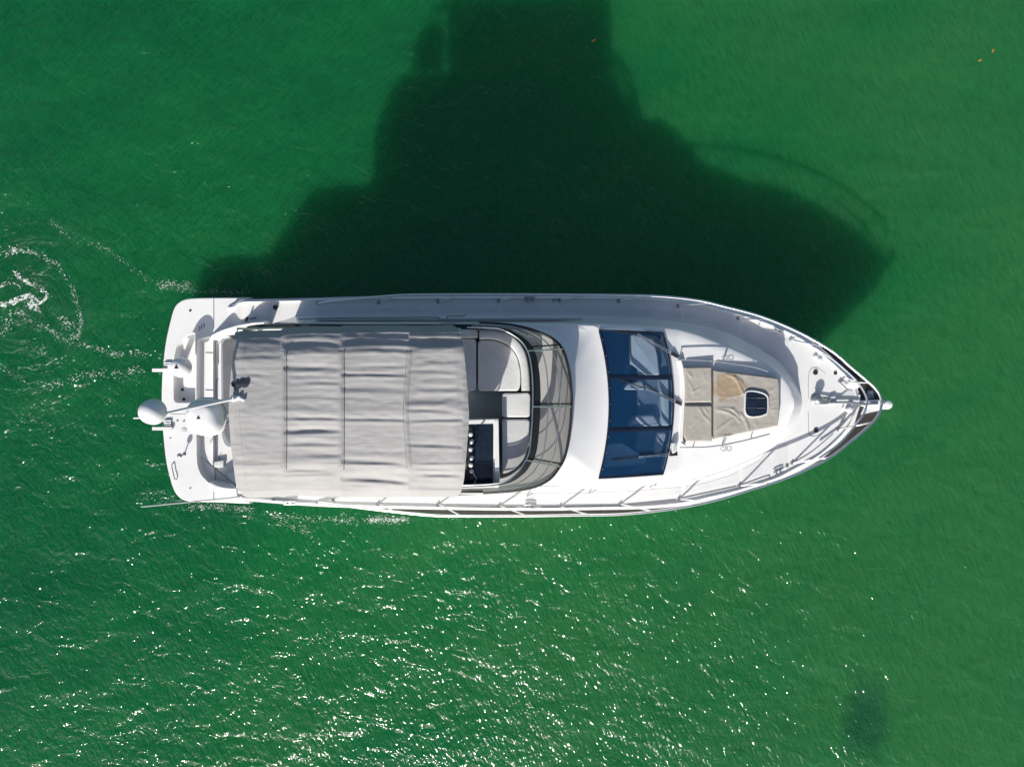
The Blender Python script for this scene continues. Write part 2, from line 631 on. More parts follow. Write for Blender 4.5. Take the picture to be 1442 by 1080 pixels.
YACHT = bpy.data.objects.new("motor_yacht", None)
YACHT.location = (-0.3, YC, 0)
COL.objects.link(YACHT)
tag(YACHT, "white flybridge motor yacht with grey canvas canopy and blue windshield on green water", "yacht")


def zd(X):
    return 2.0 + 0.022 * (X + 5)


# ------------------------------------------------------------------ hull, dark gap sheet and deck
def outline(pts, z):
    return crom([P(x, y, z) for x, y in pts], 6)


HT = [(301, 420), (360, 419), (440, 417.3), (510, 415.3), (640, 414.8), (820, 415.2), (856, 415.6), (928, 417.6), (982, 423.2), (1020, 432.2),
      (1065, 444), (1101, 457.4), (1137, 474.6), (1173.5, 496.3), (1200.6, 519.8), (1224, 540.5), (1234, 551.5), (1238.5, 560), (1240, 568)]
HB = [(301, 706), (360, 709.5), (440, 714.5), (500, 717.4), (546, 719.6), (600, 723.5), (640, 725.2), (738, 725.2), (810, 724), (877.8, 722.8),
      (946, 715.4), (1000.6, 704.9), (1054.7, 689), (1110, 671), (1164.5, 645.6), (1200.6, 618.6), (1226, 595.2), (1236.5, 580.5), (1240, 568)]
DT = [(301, 420.6), (360, 419.6), (440, 418.2), (510, 416.2), (640, 415.6), (820, 416.0), (856, 416.4), (928, 418.4), (982, 424), (1020, 433),
      (1065, 444.8), (1101, 458.4), (1130, 473), (1156, 491.5), (1180, 513), (1197, 530), (1205.5, 547), (1208, 556)]
DB = [(301, 705.4), (360, 709), (420, 713.6), (474, 716.2), (546, 717.9), (680, 719.6), (756, 719.8), (820, 718.8), (907, 716.8), (964, 711.8),
      (1000.6, 704.4), (1036.7, 696.4), (1088.6, 680.6), (1120, 665), (1153.6, 646.3), (1182.5, 620.8), (1197, 603), (1203, 591), (1208, 572)]
ht, hb = outline(HT, 2.15), outline(HB, 2.15)
dt, db = outline(DT, 2.2), outline(DB, 2.2)
tab = lambda pts: [(p.x, p.y) for p in pts]
HTt, HBt, DTt, DBt = tab(ht), tab(hb), tab(dt), tab(db)
X_BOW = ht[-1].x
X_DECK0, X_DECK1 = -6.35, dt[-1].x


def zsheer(X):
    """deck edge, dropping to the swim platform at the stern"""
    if X < X_DECK0:
        t = min(1, (X_DECK0 - X) / 0.95)
        t = t * t * (3 - 2 * t)
        return lerp(zd(X_DECK0), 0.75, t)
    return zd(X)


# topsides: sheer, knuckle, chine, below the water
xs = [-7.72 + i * 0.25 for i in range(58)]
xs = [x for x in xs if x < X_BOW - 0.5] + [X_BOW - 0.4, X_BOW - 0.3, X_BOW - 0.2, X_BOW - 0.1, X_BOW - 0.04]
rows = []
for X in xs:
    yt, yb = interp(X, HTt), interp(X, HBt)
    c, hw = (yt + yb) / 2, (yt - yb) / 2
    z = zsheer(X) - 0.07
    q = max(0, (X - 2.0) / (X_BOW - 2.0))
    wl = hw * (1 - 0.62 * q ** 1.5) * 0.93
    Xw = X - 1.7 * q ** 2.2
    sec = [(X, hw, z), (X - 0.02 * q, hw * 0.995, z - 0.12), (lerp(X, Xw, 0.55), lerp(hw, wl, 0.6), z * 0.5), (Xw, wl, 0.25), (Xw, wl * 0.96, 0.0), (Xw, wl * 0.7, -0.5), (Xw, 0.0, -0.9)]
    rows.append([(a, c + y, zz) for a, y, zz in sec] + [(a, c - y, zz) for a, y, zz in sec[-2::-1]])
h = MB().grid(rows)
h.f.append(tuple(range(len(rows[0]))))
hull = h.build("hull", M['gelcoat'], YACHT)
bs = MB()
for sgn in (0, 1):
    line = []
    for r in rows:
        a, b = (Vector(r[3]), Vector(r[4])) if sgn == 0 else (Vector(r[-4]), Vector(r[-5]))
        line.append((a, b))
    off = Vector((0, 0.006 if sgn == 0 else -0.006, 0))
    bs.grid([[a + off, b + off] for a, b in line])
bs.build("boot_stripe", M['boot'], hull)
for X in (0.4, 1.5, 4.3, 5.3):
    for sg in (0, 1):
        i = min(range(len(xs)), key=lambda k: abs(xs[k] - X))
        r = rows[i]
        a, b = (Vector(r[1]), Vector(r[2])) if sg == 0 else (Vector(r[-2]), Vector(r[-3]))
        c = a.lerp(b, 0.55)
        n = Vector((0, 1 if sg == 0 else -1, -0.25)).normalized()
        MB().lathe([(0.2, -0.02), (0.2, 0.012), (0.17, 0.02)], c, 20, n, sx=1.0, sy=0.55).build("porthole", M['black_gloss'], hull)

# dark sheet in place of the dark water seen between deck edge and rail
st = MB()
top, bot = [], []
for X in [-7.0 + 0.15 * i for i in range(110)]:
    if X < X_BOW - 0.05:
        top.append(X)
rt = []
for X in top + [X_BOW - 0.02]:
    yt, yb = interp(X, HTt), interp(X, HBt)
    z = zsheer(X) - 0.055
    n = 9
    rt.append([(X, lerp(yb, yt, j / n), z) for j in range(n + 1)])
st.grid(rt)
st.grid([[r[0], (r[0][0], r[0][1], r[0][2] - 0.10)] for r in rt])
st.grid([[r[-1], (r[-1][0], r[-1][1], r[-1][2] - 0.10)] for r in rt])
st.build("dark_gap_sheet", M['band'], YACHT)

# deck sheet with a lip round it
dk = MB()
rows_d = []
X = X_DECK0 - 0.95
Xs = []
while X < X_DECK1:
    Xs.append(X)
    X += 0.12
Xs.append(X_DECK1)
CUT = -5.35                                       # aft of this only the side decks go on, round the cockpit
for X in Xs:
    yt, yb = interp(X, DTt), interp(X, DBt)
    rows_d.append((X, yb, yt, zsheer(X)))
n = 24
full = [[(X, lerp(yb, yt, j / n), z + 0.02 * (1 - (2 * j / n - 1) ** 2)) for j in range(n + 1)] for X, yb, yt, z in rows_d if X >= CUT]
dk.grid(full)
YIN_T, YIN_B = 1.42, -2.30
side = [r for r in rows_d if r[0] <= CUT + 0.12]
for k, yin in ((2, YIN_T), (1, YIN_B)):
    dk.grid([[(r[0], lerp(r[k], yin, j / 6), r[3]) for j in range(7)] for r in side])
    dk.grid([[(r[0], yin, r[3]), (r[0], yin, 0.5)] for r in side])
deck = dk.build("deck", M['nonskid'], YACHT)
lip = MB()
for k in (2, 1):
    sg = -1 if k == 2 else 1
    path = [Vector((r[0], r[k], r[3])) for r in rows_d]
    rs = []
    for i, p in enumerate(path):
        t = path[min(i + 1, len(path) - 1)] - path[max(i - 1, 0)]
        nrm = Vector((-t.y, t.x, 0)).normalized()
        nrm = nrm * (1 if nrm.y * sg > 0 else -1)
        wd = 0.075 + 0.05 * min(1, max(0, (p.x - 3) / 3))
        rs.append([p + Vector((0, 0, -0.12)), p + Vector((0, 0, -0.035)), p + nrm * (wd * 0.75) + Vector((0, 0, 0.05)), p + nrm * (wd * 0.92) + Vector((0, 0, 0.055)), p + nrm * wd + Vector((0, 0, 0.03)), p + nrm * wd + Vector((0, 0, -0.12))])
    lip.rings(rs)
fr = rows_d[-1]
lip.strip([Vector((fr[0] - 0.03, lerp(fr[1], fr[2], t / 6), fr[3])) for t in range(7)], 0.06, -0.05, 0.055)
lip.build("toe_rail", M['gelcoat'], YACHT)

# moulded non-skid panels on the side decks, with smooth gutters between them
WB_T = [(-5.6, 2.05), (1.7, 2.05), (2.77, 2.0), (3.78, 1.92), (4.3, 1.86), (4.69, 1.77), (5.1, 1.64), (5.46, 1.47), (5.8, 1.29), (6.1, 1.1)]
for x0, x1 in ((-4.7, -3.35), (-3.25, -1.85), (-1.75, -0.35), (-0.25, 1.15), (1.25, 2.6), (2.7, 4.0), (4.1, 5.35), (5.45, 6.5)):
    for k in (2, 1):
        sg = 1 if k == 2 else -1
        rws = []
        m = 14
        for i in range(m + 1):
            X = lerp(x0, x1, i / m)
            yt, yb = interp(X, DTt), interp(X, DBt)
            edge_ = (yt if k == 2 else yb) - sg * 0.30
            inn_ = YC + sg * (interp(X, WB_T) + 0.10)
            if X > 5.9:
                inn_ = YC + sg * max(0.7, 1.2 - (X - 5.9) * 0.4)
            row = []
            for j in range(7):
                y = lerp(inn_, edge_, j / 6)
                q = (y - yb) / (yt - yb)
                row.append((X, y, zsheer(X) + 0.02 * (1 - (2 * q - 1) ** 2) + 0.005))
            rws.append(row)
        MB().grid(rws).build("nonskid_panel", M['panel'], deck)

# ------------------------------------------------------------------ swim platform and stern
ZP = 0.75
PF = [(301, 420.3), (277, 420.8), (262, 422.3), (252, 427), (245.5, 436), (239.4, 458), (234, 484), (230.2, 517), (228.6, 545), (228.4, 568), (230, 603),
      (234, 644), (239.6, 671), (245.5, 689), (252, 698.5), (262, 704), (277, 705.4), (301, 705.8)]
pf = [P(x, y, ZP) for x, y in PF]
plat = [p for p in crom(pf, 5)]
# the sheet is built as rings of stations so that two wells can be sunk into it
WELL = [P(*q, ZP) for q in ((277, 478), (294, 474), (322, 470), (340, 470), (340, 690), (318, 688.5), (306, 686), (294, 680), (283, 669), (278, 656), (276.8, 640), (276.5, 560))]
STEP = [P(*q, ZP) for q in ((244.5, 567.5), (244.2, 520), (245, 505), (248.5, 488), (257, 477), (268, 470), (275, 467.5), (275, 567.5))]


def poly_in(x, y, poly):
    c, j = False, len(poly) - 1
    for i in range(len(poly)):
        a, b = poly[i], poly[j]
        if (a[1] > y) != (b[1] > y) and x < (b[0] - a[0]) * (y - a[1]) / (b[1] - a[1]) + a[0]:
            c = not c
        j = i
    return c


def sheet_with_holes(outer, holes, z, z_bottom):
    """flat sheet with openings, filled by triangulation, and its outer edge"""
    bm = bmesh.new()
    edges = []
    for loop in [outer] + holes:
        vs = [bm.verts.new((p[0], p[1], z)) for p in loop]
        for i in range(len(vs)):
            edges.append(bm.edges.new((vs[i], vs[(i + 1) % len(vs)])))
    bmesh.ops.triangle_fill(bm, use_beauty=True, edges=edges)
    for f in list(bm.faces):
        c = f.calc_center_median()
        if any(poly_in(c.x, c.y, h) for h in holes):
            bm.faces.remove(f)
    vs = [tuple(v.co) for v in bm.verts]
    bm.verts.index_update()
    fs = [tuple(v.index for v in f.verts) for f in bm.faces]
    bm.free()
    return vs, fs


outer = plat + [P(350, 708, ZP), P(350, 420, ZP)]
well_r = rounded(WELL, 0.10, 4)
step_r = rounded(STEP, 0.12, 4)
pm = MB()
pm.add(*sheet_with_holes(ccw([Vector(p[:2]) for p in outer]), [well_r, step_r], ZP, 0.4))
oc = ccw([Vector(p[:2]) for p in outer])
# rounded outer edge
prof = [(0.0, ZP), (-0.02, ZP - 0.02), (-0.03, ZP - 0.06), (-0.03, ZP - 0.22), (0.10, ZP - 0.30)]
pm.rings([[(p.x, p.y, z) for p in inset(oc, d)] for d, z in prof], False, True)
platform = pm.build("swim_platform", M['gelcoat'], YACHT, 30)
for hole, depth, nm in ((well_r, 0.20, "transom_well"), (step_r, 0.24, "boarding_step")):
    q = MB()
    rs = [[(p.x, p.y, z) for p in inset(hole, d)] for d, z in ((-0.01, ZP - 0.004), (0.0, ZP - 0.03), (0.01, ZP - depth + 0.03), (0.04, ZP - depth))]
    q.rings(rs, False, True)
    q.build(nm, M['gelcoat'], platform, 30)
# stern panel under the platform
sp = MB()
sp.prism(inset(oc, 0.35), -0.6, ZP - 0.28)
sp.build("transom", M['boot'], platform)

# seams, drains and fittings on the platform
for q in (((301, 421), (301, 463)), ((301, 692), (301, 705))):
    MB().tube([P(*q[0], ZP + 0.004), P(*q[1], ZP + 0.004)], 0.009, 6).build("seam_or_shadow", M['dark_line'], platform)
for x, y, z, r in ((268, 437.5, ZP, .03), (268, 687.5, ZP, .022), (240, 617, ZP, .018), (257, 548.5, ZP - .24, .04), (250, 562, ZP - .24, .04), (259, 562, ZP - .24, .04), (250, 592.5, ZP, .025), (259, 593, ZP, .025)):
    MB().disc(P(x, y, z), r, 0.012, 14).build("drain", M['black'] if y < 580 else M['dull_steel'], platform)
for k in range(3):
    MB().bar(P(280.5 + 3.4 * k, 459.5 - k * 2, ZP), P(280.8 + 3.4 * k, 466 - k * 2.5, ZP), 0.018, 0.012).build("vent", M['dark_line'], platform)
for y in (521.5, 603.5):
    b = MB()
    b.bar(P(215.5, y, 0.78), P(243, y, 0.78), 0.085, 0.05)
    b.build("bracket", M['gelcoat'], platform)
for y0, y1 in ((509, 518.5), (590.5, 602)):
    b = MB()
    b.prism(rounded([P(230.5, y0, ZP), P(242, y0, ZP), P(243.5, y1, ZP), P(230.5, y1, ZP)], 0.05), ZP - 0.02, ZP + 0.012, 0.005)
    hatch = b.build("ladder_hatch", M['deck_grey'], platform)
    b = MB()
    for k in range(3):
        b.tube([P(232, y0 + 2 + k * 3, ZP + 0.03), P(241, y0 + 1.5 + k * 3, ZP + 0.03)], 0.022, 8)
    b.build("rung", M['dull_steel'], hatch)
b = MB()
path = crom([P(241.6, 655, ZP), P(242, 656, ZP + .06), P(244, 666, ZP + .06), P(246.6, 676, ZP + .06), P(247, 677, ZP)], 5)
b.tube(path, 0.014, 8)
b.build("grab_handle", M['steel'], platform)
# a mushroom post for lines: base plate, thin neck, round head
b = MB()
c = P(259.5, 640, ZP)
b.lathe([(0.045, 0), (0.045, 0.012), (0.016, 0.02), (0.014, 0.19), (0.05, 0.21), (0.065, 0.25), (0.05, 0.29), (0.02, 0.305)], c, 16)
b.build("mooring_post", M['dull_steel'], platform)
b = MB()
b.disc(P(259, 606, ZP), 0.075, 0.008, 18)
b.build("socket", M['deck_grey'], platform)

# low satellite dome on a pedestal above the boarding step
def sat_dome(px, py, z, r, hgt, name, power=2.0, logo=None, flange=True, sx=1.0, flat=0.85):
    c = P(px, py, z)
    prof = [(r * 0.55, -hgt * 0.9), (r * 0.62, -hgt * 0.55), (r * 0.97, -hgt * 0.42), (r, -hgt * 0.3)]
    for k in range(1, 11):
        a = k / 10 * math.pi / 2
        prof.append((max(r * math.cos(a) ** flat, 0.002), -hgt * 0.3 + hgt * math.sin(a) * 0.85))
    d = MB().lathe(prof, c, 40, power=power, sx=sx).build(name, M['dome'], YACHT, 50)
    if True:
        ring_ = [c + Vector((r * 1.0 * math.cos(a), r * 1.0 * math.sin(a), -hgt * 0.3)) for a in [k * math.pi / 16 for k in range(32)]]
        if power == 2.0:
            MB().tube(ring_, 0.006, 5, closed=True).build("seam_or_shadow", M['deck_grey'], d)
    if flange:
        f = MB().lathe([(r * 1.0, 0), (r * 1.07, 0.015), (r * 1.07, 0.05), (r * 1.0, 0.06)], c + Vector((0, 0, -hgt * 0.5)), 40, power=power, sx=sx)
        f.build("flange", M['dome'], d)
    if logo:
        s = logo
        t = c + Vector((0, 0, hgt * 0.55 + 0.006))
        L = MB().add([t + Vector((-s * 0.5, -s * 0.4, 0)), t + Vector((s * 0.5, -s * 0.4, 0)), t + Vector((0.0, s * 0.55, 0)),
                      t + Vector((-s * 0.5, -s * 0.4, -0.02)), t + Vector((s * 0.5, -s * 0.4, -0.02)), t + Vector((0.0, s * 0.55, -0.02))],
                     [(0, 1, 2), (5, 4, 3), (0, 3, 4, 1), (1, 4, 5, 2), (2, 5, 3, 0)])
        L.build("emblem", M['black'], d)
    return d


d1 = sat_dome(253, 517, 1.35, 0.255, 0.34, "satellite_dome", logo=0.11, flange=False)
MB().lathe([(0.10, 0), (0.09, 0.03), (0.07, 0.05), (0.07, 0.62)], P(256, 517, ZP - 0.24), 18).build("pedestal", M['dome'], d1)

# transom floor joints, lockers and step, cockpit opening
zw = ZP - 0.20
b = MB()
b.tube([P(303, 483, zw + .003), P(301.5, 560, zw + .003), P(300, 605, zw + .003), P(303, 677, zw + .003)], 0.014, 6)
for y in (496.8, 549.3):
    b.tube([P(289.5, y, zw + .003), P(303, y + .5, zw + .003)], 0.011, 6)
for x, y0, y1 in ((307.5, 484, 512), (304.5, 536, 562), (309, 640, 652)):
    b.tube(crom([P(x + 3, y0 - 2, zw + .006), P(x, y0 + 2, zw + .01), P(x, y1, zw + .01)], 4), 0.007, 6)
b.build("floor_joint", M['dark_line'], platform)
b = MB()
b.prism(rounded([P(311, 476, zw), P(345, 474, zw), P(345, 630, zw), P(318, 629, zw), P(312.5, 615, zw)], 0.12), zw - 0.02, zw + 0.004)
b.build("cockpit_floor", M['floor_grey'], platform)
b = MB()
b.prism(rounded([P(300, 650, zw), P(317, 647, zw), P(317, 657, zw), P(301, 657.5, zw)], 0.04), zw, zw + 0.10, 0.02)
b.build("locker_lid", M['deck_grey'], platform)
# dark grey block across the cockpit below the overhang (the dark strip aft of the canopy)
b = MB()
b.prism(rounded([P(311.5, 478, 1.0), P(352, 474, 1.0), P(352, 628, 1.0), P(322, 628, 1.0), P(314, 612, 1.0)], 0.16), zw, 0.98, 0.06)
b.build("cockpit_block", simple("dark_grey_block", (0.13, 0.135, 0.15), 0.6, var=0.15), YACHT)

# quarter coamings that sweep down from the side decks round the cockpit
for side_k in (0, 1):
    pts_t = [(372, 456.5, 2.40), (356, 457.5, 2.36), (345, 459, 2.2), (332, 461.5, 1.85), (319, 465, 1.35), (307, 469.5, 0.98), (296, 475, 0.76)]
    if side_k == 1:
        pts_t = [(372, 690, 2.40), (356, 690, 2.36), (345, 690, 2.2), (332, 690, 1.75), (318, 689, 1.2), (306, 686, 0.95), (295, 680.5, 0.76)]
    path = crom([P(*q) for q in pts_t], 6)
    c = MB()
    rs = []
    for i, p in enumerate(path):
        t = path[min(i + 1, len(path) - 1)] - path[max(i - 1, 0)]
        s = Vector((-t.y, t.x, 0)).normalized()
        wd = 0.05 + 0.04 * (1 - i / len(path))
        zb = 0.6
        zb = min(zb, p.z - 0.12)
        rs.append([p - s * (wd + 0.04) + Vector((0, 0, zb - p.z)), p - s * wd + Vector((0, 0, -0.08)), p - s * (wd * 0.5), p + s * (wd * 0.5), p + s * wd + Vector((0, 0, -0.08)), p + s * (wd + .04) + Vector((0, 0, zb - p.z))])
    c.rings(rs)
    c.build("quarter_coaming", M['gelcoat'], YACHT, 50)
b = MB()
b.disc(P(388, 433, 2.0), 0.06, 0.03, 16)
b.build("fuel_cap", M['black'], YACHT)
b = MB()
b.bar(P(347, 453, 2.05), P(350, 447, 2.05), 0.03, 0.10)
b.bar(P(352, 449, 2.05), P(361, 448, 2.05), 0.02, 0.03)
b.build("latch", M['black'], YACHT)

# ------------------------------------------------------------------ cabin
WB = [(-5.6, 2.05), (1.7, 2.05), (2.77, 2.0), (3.78, 1.92), (4.3, 1.86), (4.69, 1.77), (5.1, 1.64), (5.46, 1.47), (5.8, 1.29), (6.03, 1.16), (6.23, 1.03), (6.45, 0.82), (6.62, 0.6), (6.75, 0.38), (6.83, 0.18), (6.86, 0.02)]
WT = [(-5.6, 1.77), (3.3, 1.77), (3.78, 1.73), (4.25, 1.6), (4.99, 1.31), (5.45, 1.10), (5.84, 0.92), (6.08, 0.77), (6.25, 0.61), (6.38, 0.43), (6.47, 0.24), (6.5, 0.02)]
ZT = [(-5.6, 3.60), (1.3, 3.60), (1.9, 3.58), (3.45, 2.88), (3.8, 2.80), (6.6, 2.72)]
WIN = 1.60


def arc(y, k=0.23):
    return k * (1 - min(1, abs(y) / WIN) ** 2)


cab = MB()
xs_c = [-5.2, -4.6, -4, -3, -2, -1, 0, 1.0, 1.5] + [1.8 + 0.1 * i for i in range(17)]
for sg in (1, -1):
    rws = []
    for X in xs_c:
        wb, wt, zt, z0 = interp(X, WB), interp(X, WT), interp(X, ZT), zd(X) - 0.03
        rws.append([(X, YC + sg * y, z) for y, z in ((wb + 0.02, z0), (wb, z0 + 0.06), (lerp(wb, wt, 0.35), lerp(z0, zt, 0.33)), (lerp(wb, wt, 0.85), lerp(z0, zt, 0.8)),
                    (wt, zt - 0.09), (wt - 0.02, zt - 0.035), (wt - 0.06, zt - 0.005), (WIN, zt + 0.012), (WIN - 0.01, zt - 0.06))])
    cab.grid(rws)
# foredeck trunk
xf = [3.40 + 0.06 * i for i in range(18)] + [4.5 + 0.1 * i for i in range(16)] + [6.02, 6.1, 6.18, 6.25, 6.32, 6.38, 6.43, 6.47, 6.495]
wb_of = lambda X: interp(X + lerp(0, 0.36, min(1, max(0, (X - 4.2) / 2.3))), WB)
rws = []
for X in xf:
    t = min(1, max(0, (X - 4.2) / 2.3))
    Xb = X + 0.36 * t
    wb, wt, zt = interp(Xb, WB), interp(X, WT), interp(X, ZT)
    z0 = zd(Xb) - 0.03
    dec = max(0, 1 - (X - 3.40) / 0.95)
    row = []
    half = [(wb + 0.015, z0, Xb), (wb, z0 + 0.05, lerp(Xb, X, 0.05)), (lerp(wb, wt, 0.45), lerp(z0, zt, 0.45), lerp(Xb, X, 0.45)), (lerp(wb, wt, 0.9), zt - 0.09, lerp(Xb, X, 0.9)),
            (wt - 0.015, zt - 0.03, X), (max(wt - 0.07, 0.004), zt, X - 0.01)]
    wi = half[-1][0]
    for y, z, xx in half:
        row.append((xx, YC - y, z))
    for j in range(1, 16):
        y = lerp(-wi, wi, j / 16)
        k = 1 - (y / wi) ** 2 if wi > 0.05 else 0
        row.append((X - 0.01 + arc(y) * dec - 0.05 * 0, YC + y, zt + 0.035 * k))
    for y, z, xx in half[::-1]:
        row.append((xx, YC + y, z))
    rws.append(row)
cab.grid(rws)
cab.f.append(tuple(range(len(cab.v) - len(rws[0]), len(cab.v))))
cabin = cab.build("cabin", M['gelcoat'], YACHT, 42)
# the side windows of the saloon
for sg in (1, -1):
    sw = MB()
    r0, r1 = [], []
    for X in [-4.4 + 0.2 * i for i in range(31)]:
        wb, wt, zt, z0 = interp(X, WB), interp(X, WT), interp(X, ZT), zd(X)
        for r, t in ((r0, 0.50), (r1, 0.78)):
            t2 = t if r is r0 else lerp(t, 0.6, max(0, (X - 0.8) / 0.8) if X > 0.8 else 0)
            r.append((X, YC + sg * (lerp(wb, wt, t2 * 1.03) + 0.03), lerp(z0, zt, t2)))
    sw.grid([r0, r1])
    sw.build("side_window", M['black_gloss'], cabin)

# cabin interior under the windshield: floor, dashboard, pale panels shaped as sun patches
b = MB()
b.prism([(0.3, YC - 1.7), (3.55, YC - 1.7), (3.55, YC + 1.7), (0.3, YC + 1.7)], 2.12, 2.2)
b.prism([(0.25, YC - 1.75), (0.3, YC - 1.75), (0.3, YC + 1.75), (0.25, YC + 1.75)], 2.1, 3.55)
b.build("cabin_floor", M['interior_dark'], cabin)
b = MB()
dash = [P(893, 470, 2.6), P(930, 473, 2.6), P(944, 515, 2.6), P(947, 563, 2.6), P(944, 605, 2.6), P(932, 664, 2.6), P(893, 668, 2.6), P(900, 600, 2.6), P(900, 530, 2.6)]
b.prism(rounded(dash, 0.12), 2.2, 2.42, 0.03)
b.build("dashboard", M['interior'], cabin)
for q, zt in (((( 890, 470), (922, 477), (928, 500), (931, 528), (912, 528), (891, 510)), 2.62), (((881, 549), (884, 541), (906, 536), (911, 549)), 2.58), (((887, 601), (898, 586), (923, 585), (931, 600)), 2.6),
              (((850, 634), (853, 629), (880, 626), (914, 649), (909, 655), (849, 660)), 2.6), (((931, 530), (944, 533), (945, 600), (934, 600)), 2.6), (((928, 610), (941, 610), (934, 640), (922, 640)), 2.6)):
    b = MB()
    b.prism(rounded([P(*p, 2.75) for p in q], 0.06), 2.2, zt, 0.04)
    b.build("sun_patch_panel", M['dash'], cabin)  # key 'dash' holds the pale sun patch tone

# windshield: three panes, frame and mullions
GA = lambda y: 1.89 + 0.22 * (1 - (y / WIN) ** 2)       # aft edge
GB = lambda y: 3.42 + 0.23 * (1 - (y / WIN) ** 2)       # front edge
GZ = lambda t: lerp(3.625, 2.915, t) + 0.03 * math.sin(math.pi * t)


def gpt(y, t, dz=0.0):
    k = 0.02 * (1 - (y / WIN) ** 2)
    return Vector((lerp(GA(y), GB(y), t), YC + y, GZ(t) + k + dz))


y_m1, y_m2 = YC * 0 + (P(900, 531.5, 3.3).y - YC), (P(900, 604, 3.3).y - YC)
bounds = [(-WIN, y_m2 - 0.045), (y_m2 + 0.045, y_m1 - 0.045), (y_m1 + 0.045, WIN)]
ws_root = None
for a, c in bounds:
    g = MB()
    g.grid([[gpt(lerp(a, c, i / 10), t / 10) for t in range(11)] for i in range(11)])
    o = g.build("windshield_pane", M['blue_glass'], cabin)
for ym in (y_m1, y_m2):
    g = MB()
    rs = []
    for t in range(11):
        p = gpt(ym, t / 10)
        rs.append([p + Vector((0, dy, dz)) for dy, dz in ((-0.05, -0.05), (-0.05, 0.006), (-0.03, 0.014), (0.03, 0.014), (0.05, 0.006), (0.05, -0.05))])
    g.rings(rs)
    g.build("mullion", M['mullion'], cabin)
g = MB()
n = 24
edge = [gpt(lerp(-WIN, WIN, i / n), 0, 0.004) for i in range(n + 1)] + [gpt(WIN, t / 8, 0.004) for t in range(1, 8)] \
    + [gpt(lerp(WIN, -WIN, i / n), 1, 0.004) for i in range(n + 1)] + [gpt(-WIN, 1 - t / 8, 0.004) for t in range(1, 8)]
g.tube(edge, 0.020, 8, closed=True)
g.build("windshield_frame", M['mullion'], cabin)
# small bright clips along the aft edge
for i in range(9):
    MB().disc(gpt(lerp(-1.4, 1.4, i / 8), 0.015, 0.012), 0.013, 0.01, 8).build("clip", M['steel'], cabin)


def zglass(px, py):
    """a point on the windshield seen at a given spot (its height found by iteration)"""
    z = 3.2
    for _ in range(8):
        p = P(px, py, z)
        y = max(-WIN, min(WIN, p.y - YC))
        t = (p.x - GA(y)) / (GB(y) - GA(y))
        z = GZ(max(0, min(1.12, t)))
    return P(px, py, z)


# wipers
for piv, elbow, b0, b1 in (((951, 501), (899.5, 472), (864, 466), (930, 494)), ((957, 568), (910, 548), (874, 534.5), (944.6, 562.5)), ((949, 639), (901.5, 643), (861, 648), (935.6, 639.5))):
    up = Vector((0, 0, 0.05))
    a, e = zglass(*piv) + up, zglass(*elbow) + up * 1.2
    g = MB()
    d = (e - a).normalized()
    s = Vector((-d.y, d.x, 0)) * 0.028
    g.tube([a + s, e + s * 0.3], 0.010, 6)
    g.tube([a - s, e - s * 0.3], 0.010, 6)
    arm = g.build("wiper", M['steel'], cabin)
    g = MB()
    p0, p1 = zglass(*b0) + up * 0.5, zglass(*b1) + up * 0.5
    g.tube([p0, p0.lerp(e, 0.5), e - Vector((0, 0, 0.02)), e.lerp(p1, 0.5) - Vector((0, 0, 0.02)), p1], 0.013, 6)
    g.build("wiper_blade", M['black'], arm)
    g = MB()
    g.bar(a - d * -0.14 - Vector((0, 0, 0.03)), a - d * 0.06 - Vector((0, 0, 0.05)), 0.075, 0.05)
    g.build("wiper_motor", M['black'], arm)
    g = MB()
    for k in (-1, 1):
        g.tube([e + s * k * 0.9 - d * 0.05, e + s * -k * 0.9 + d * 0.05], 0.010, 6)
    g.build("wiper_joint", M['steel'], arm)
b = MB()
b.prism(rounded([P(945, 623, 3.0), P(952.5, 622, 3.0), P(953, 636, 3.0), P(947, 639, 3.0)], 0.04), 2.75, 3.02, 0.03)
b.build("horn", M['deck_grey'], cabin)

# ------------------------------------------------------------------ flybridge
BASE = [(600, 696.2), (657, 695), (711, 692), (747, 687), (771, 677), (785, 662), (796, 640.7), (802.4, 604.6), (804.6, 575), (804.8, 553.5), (801.5, 522.8), (794, 495.7), (783.5, 481), (765.4, 470.4), (738, 461.2), (702, 456), (640, 454.5), (600, 454.5)]
RIM = [(600, 683.5), (657, 683), (706, 679), (727.5, 666), (738, 652), (745.6, 634), (749, 600), (750.4, 563), (750.4, 548), (749, 522.8), (743.8, 496.5), (731, 478), (707.6, 464.5), (690, 462), (650, 461), (600, 461)]
NB = 90
Z_BASE, Z_RIM = 4.02, 4.78


def pieces(pts, z, anchors):
    """a curve resampled piece by piece between anchor spots, so that posts run straight across"""
    c = crom([P(x, y, z) for x, y in pts], 10)
    ids = [0] + [min(range(len(c)), key=lambda k: (c[k] - P(x, y, z)).length) for x, y in anchors] + [len(c) - 1]
    out = []
    for (a, b_), n_ in zip(zip(ids, ids[1:]), (26, 20, 20, 27)):
        out += resample(c[a:b_ + 1], n_ + 1)[:-1]
    return (out + [c[-1]])[:NB]


base3 = pieces(BASE, Z_BASE, ((788, 655), (803.5, 573), (792, 492)))
rim3 = pieces(RIM, Z_RIM, ((742, 648), (750.4, 573), (743, 495)))
NB = len(base3)
# brow between the screen foot and the windshield
edge2 = []
for i in range(16):
    edge2.append(Vector((lerp(-2.4, 1.86, i / 15), YC - 1.70, 3.59)))
for i in range(1, 60):
    y = lerp(-1.70, 1.70, i / 60)
    yy = max(-WIN, min(WIN, y))
    edge2.append(Vector((GA(yy) - 0.02, YC + y, 3.60 + 0.03 * (1 - (y / 1.7) ** 2))))
for i in range(16):
    edge2.append(Vector((lerp(1.86, -2.4, i / 15), YC + 1.70, 3.59)))
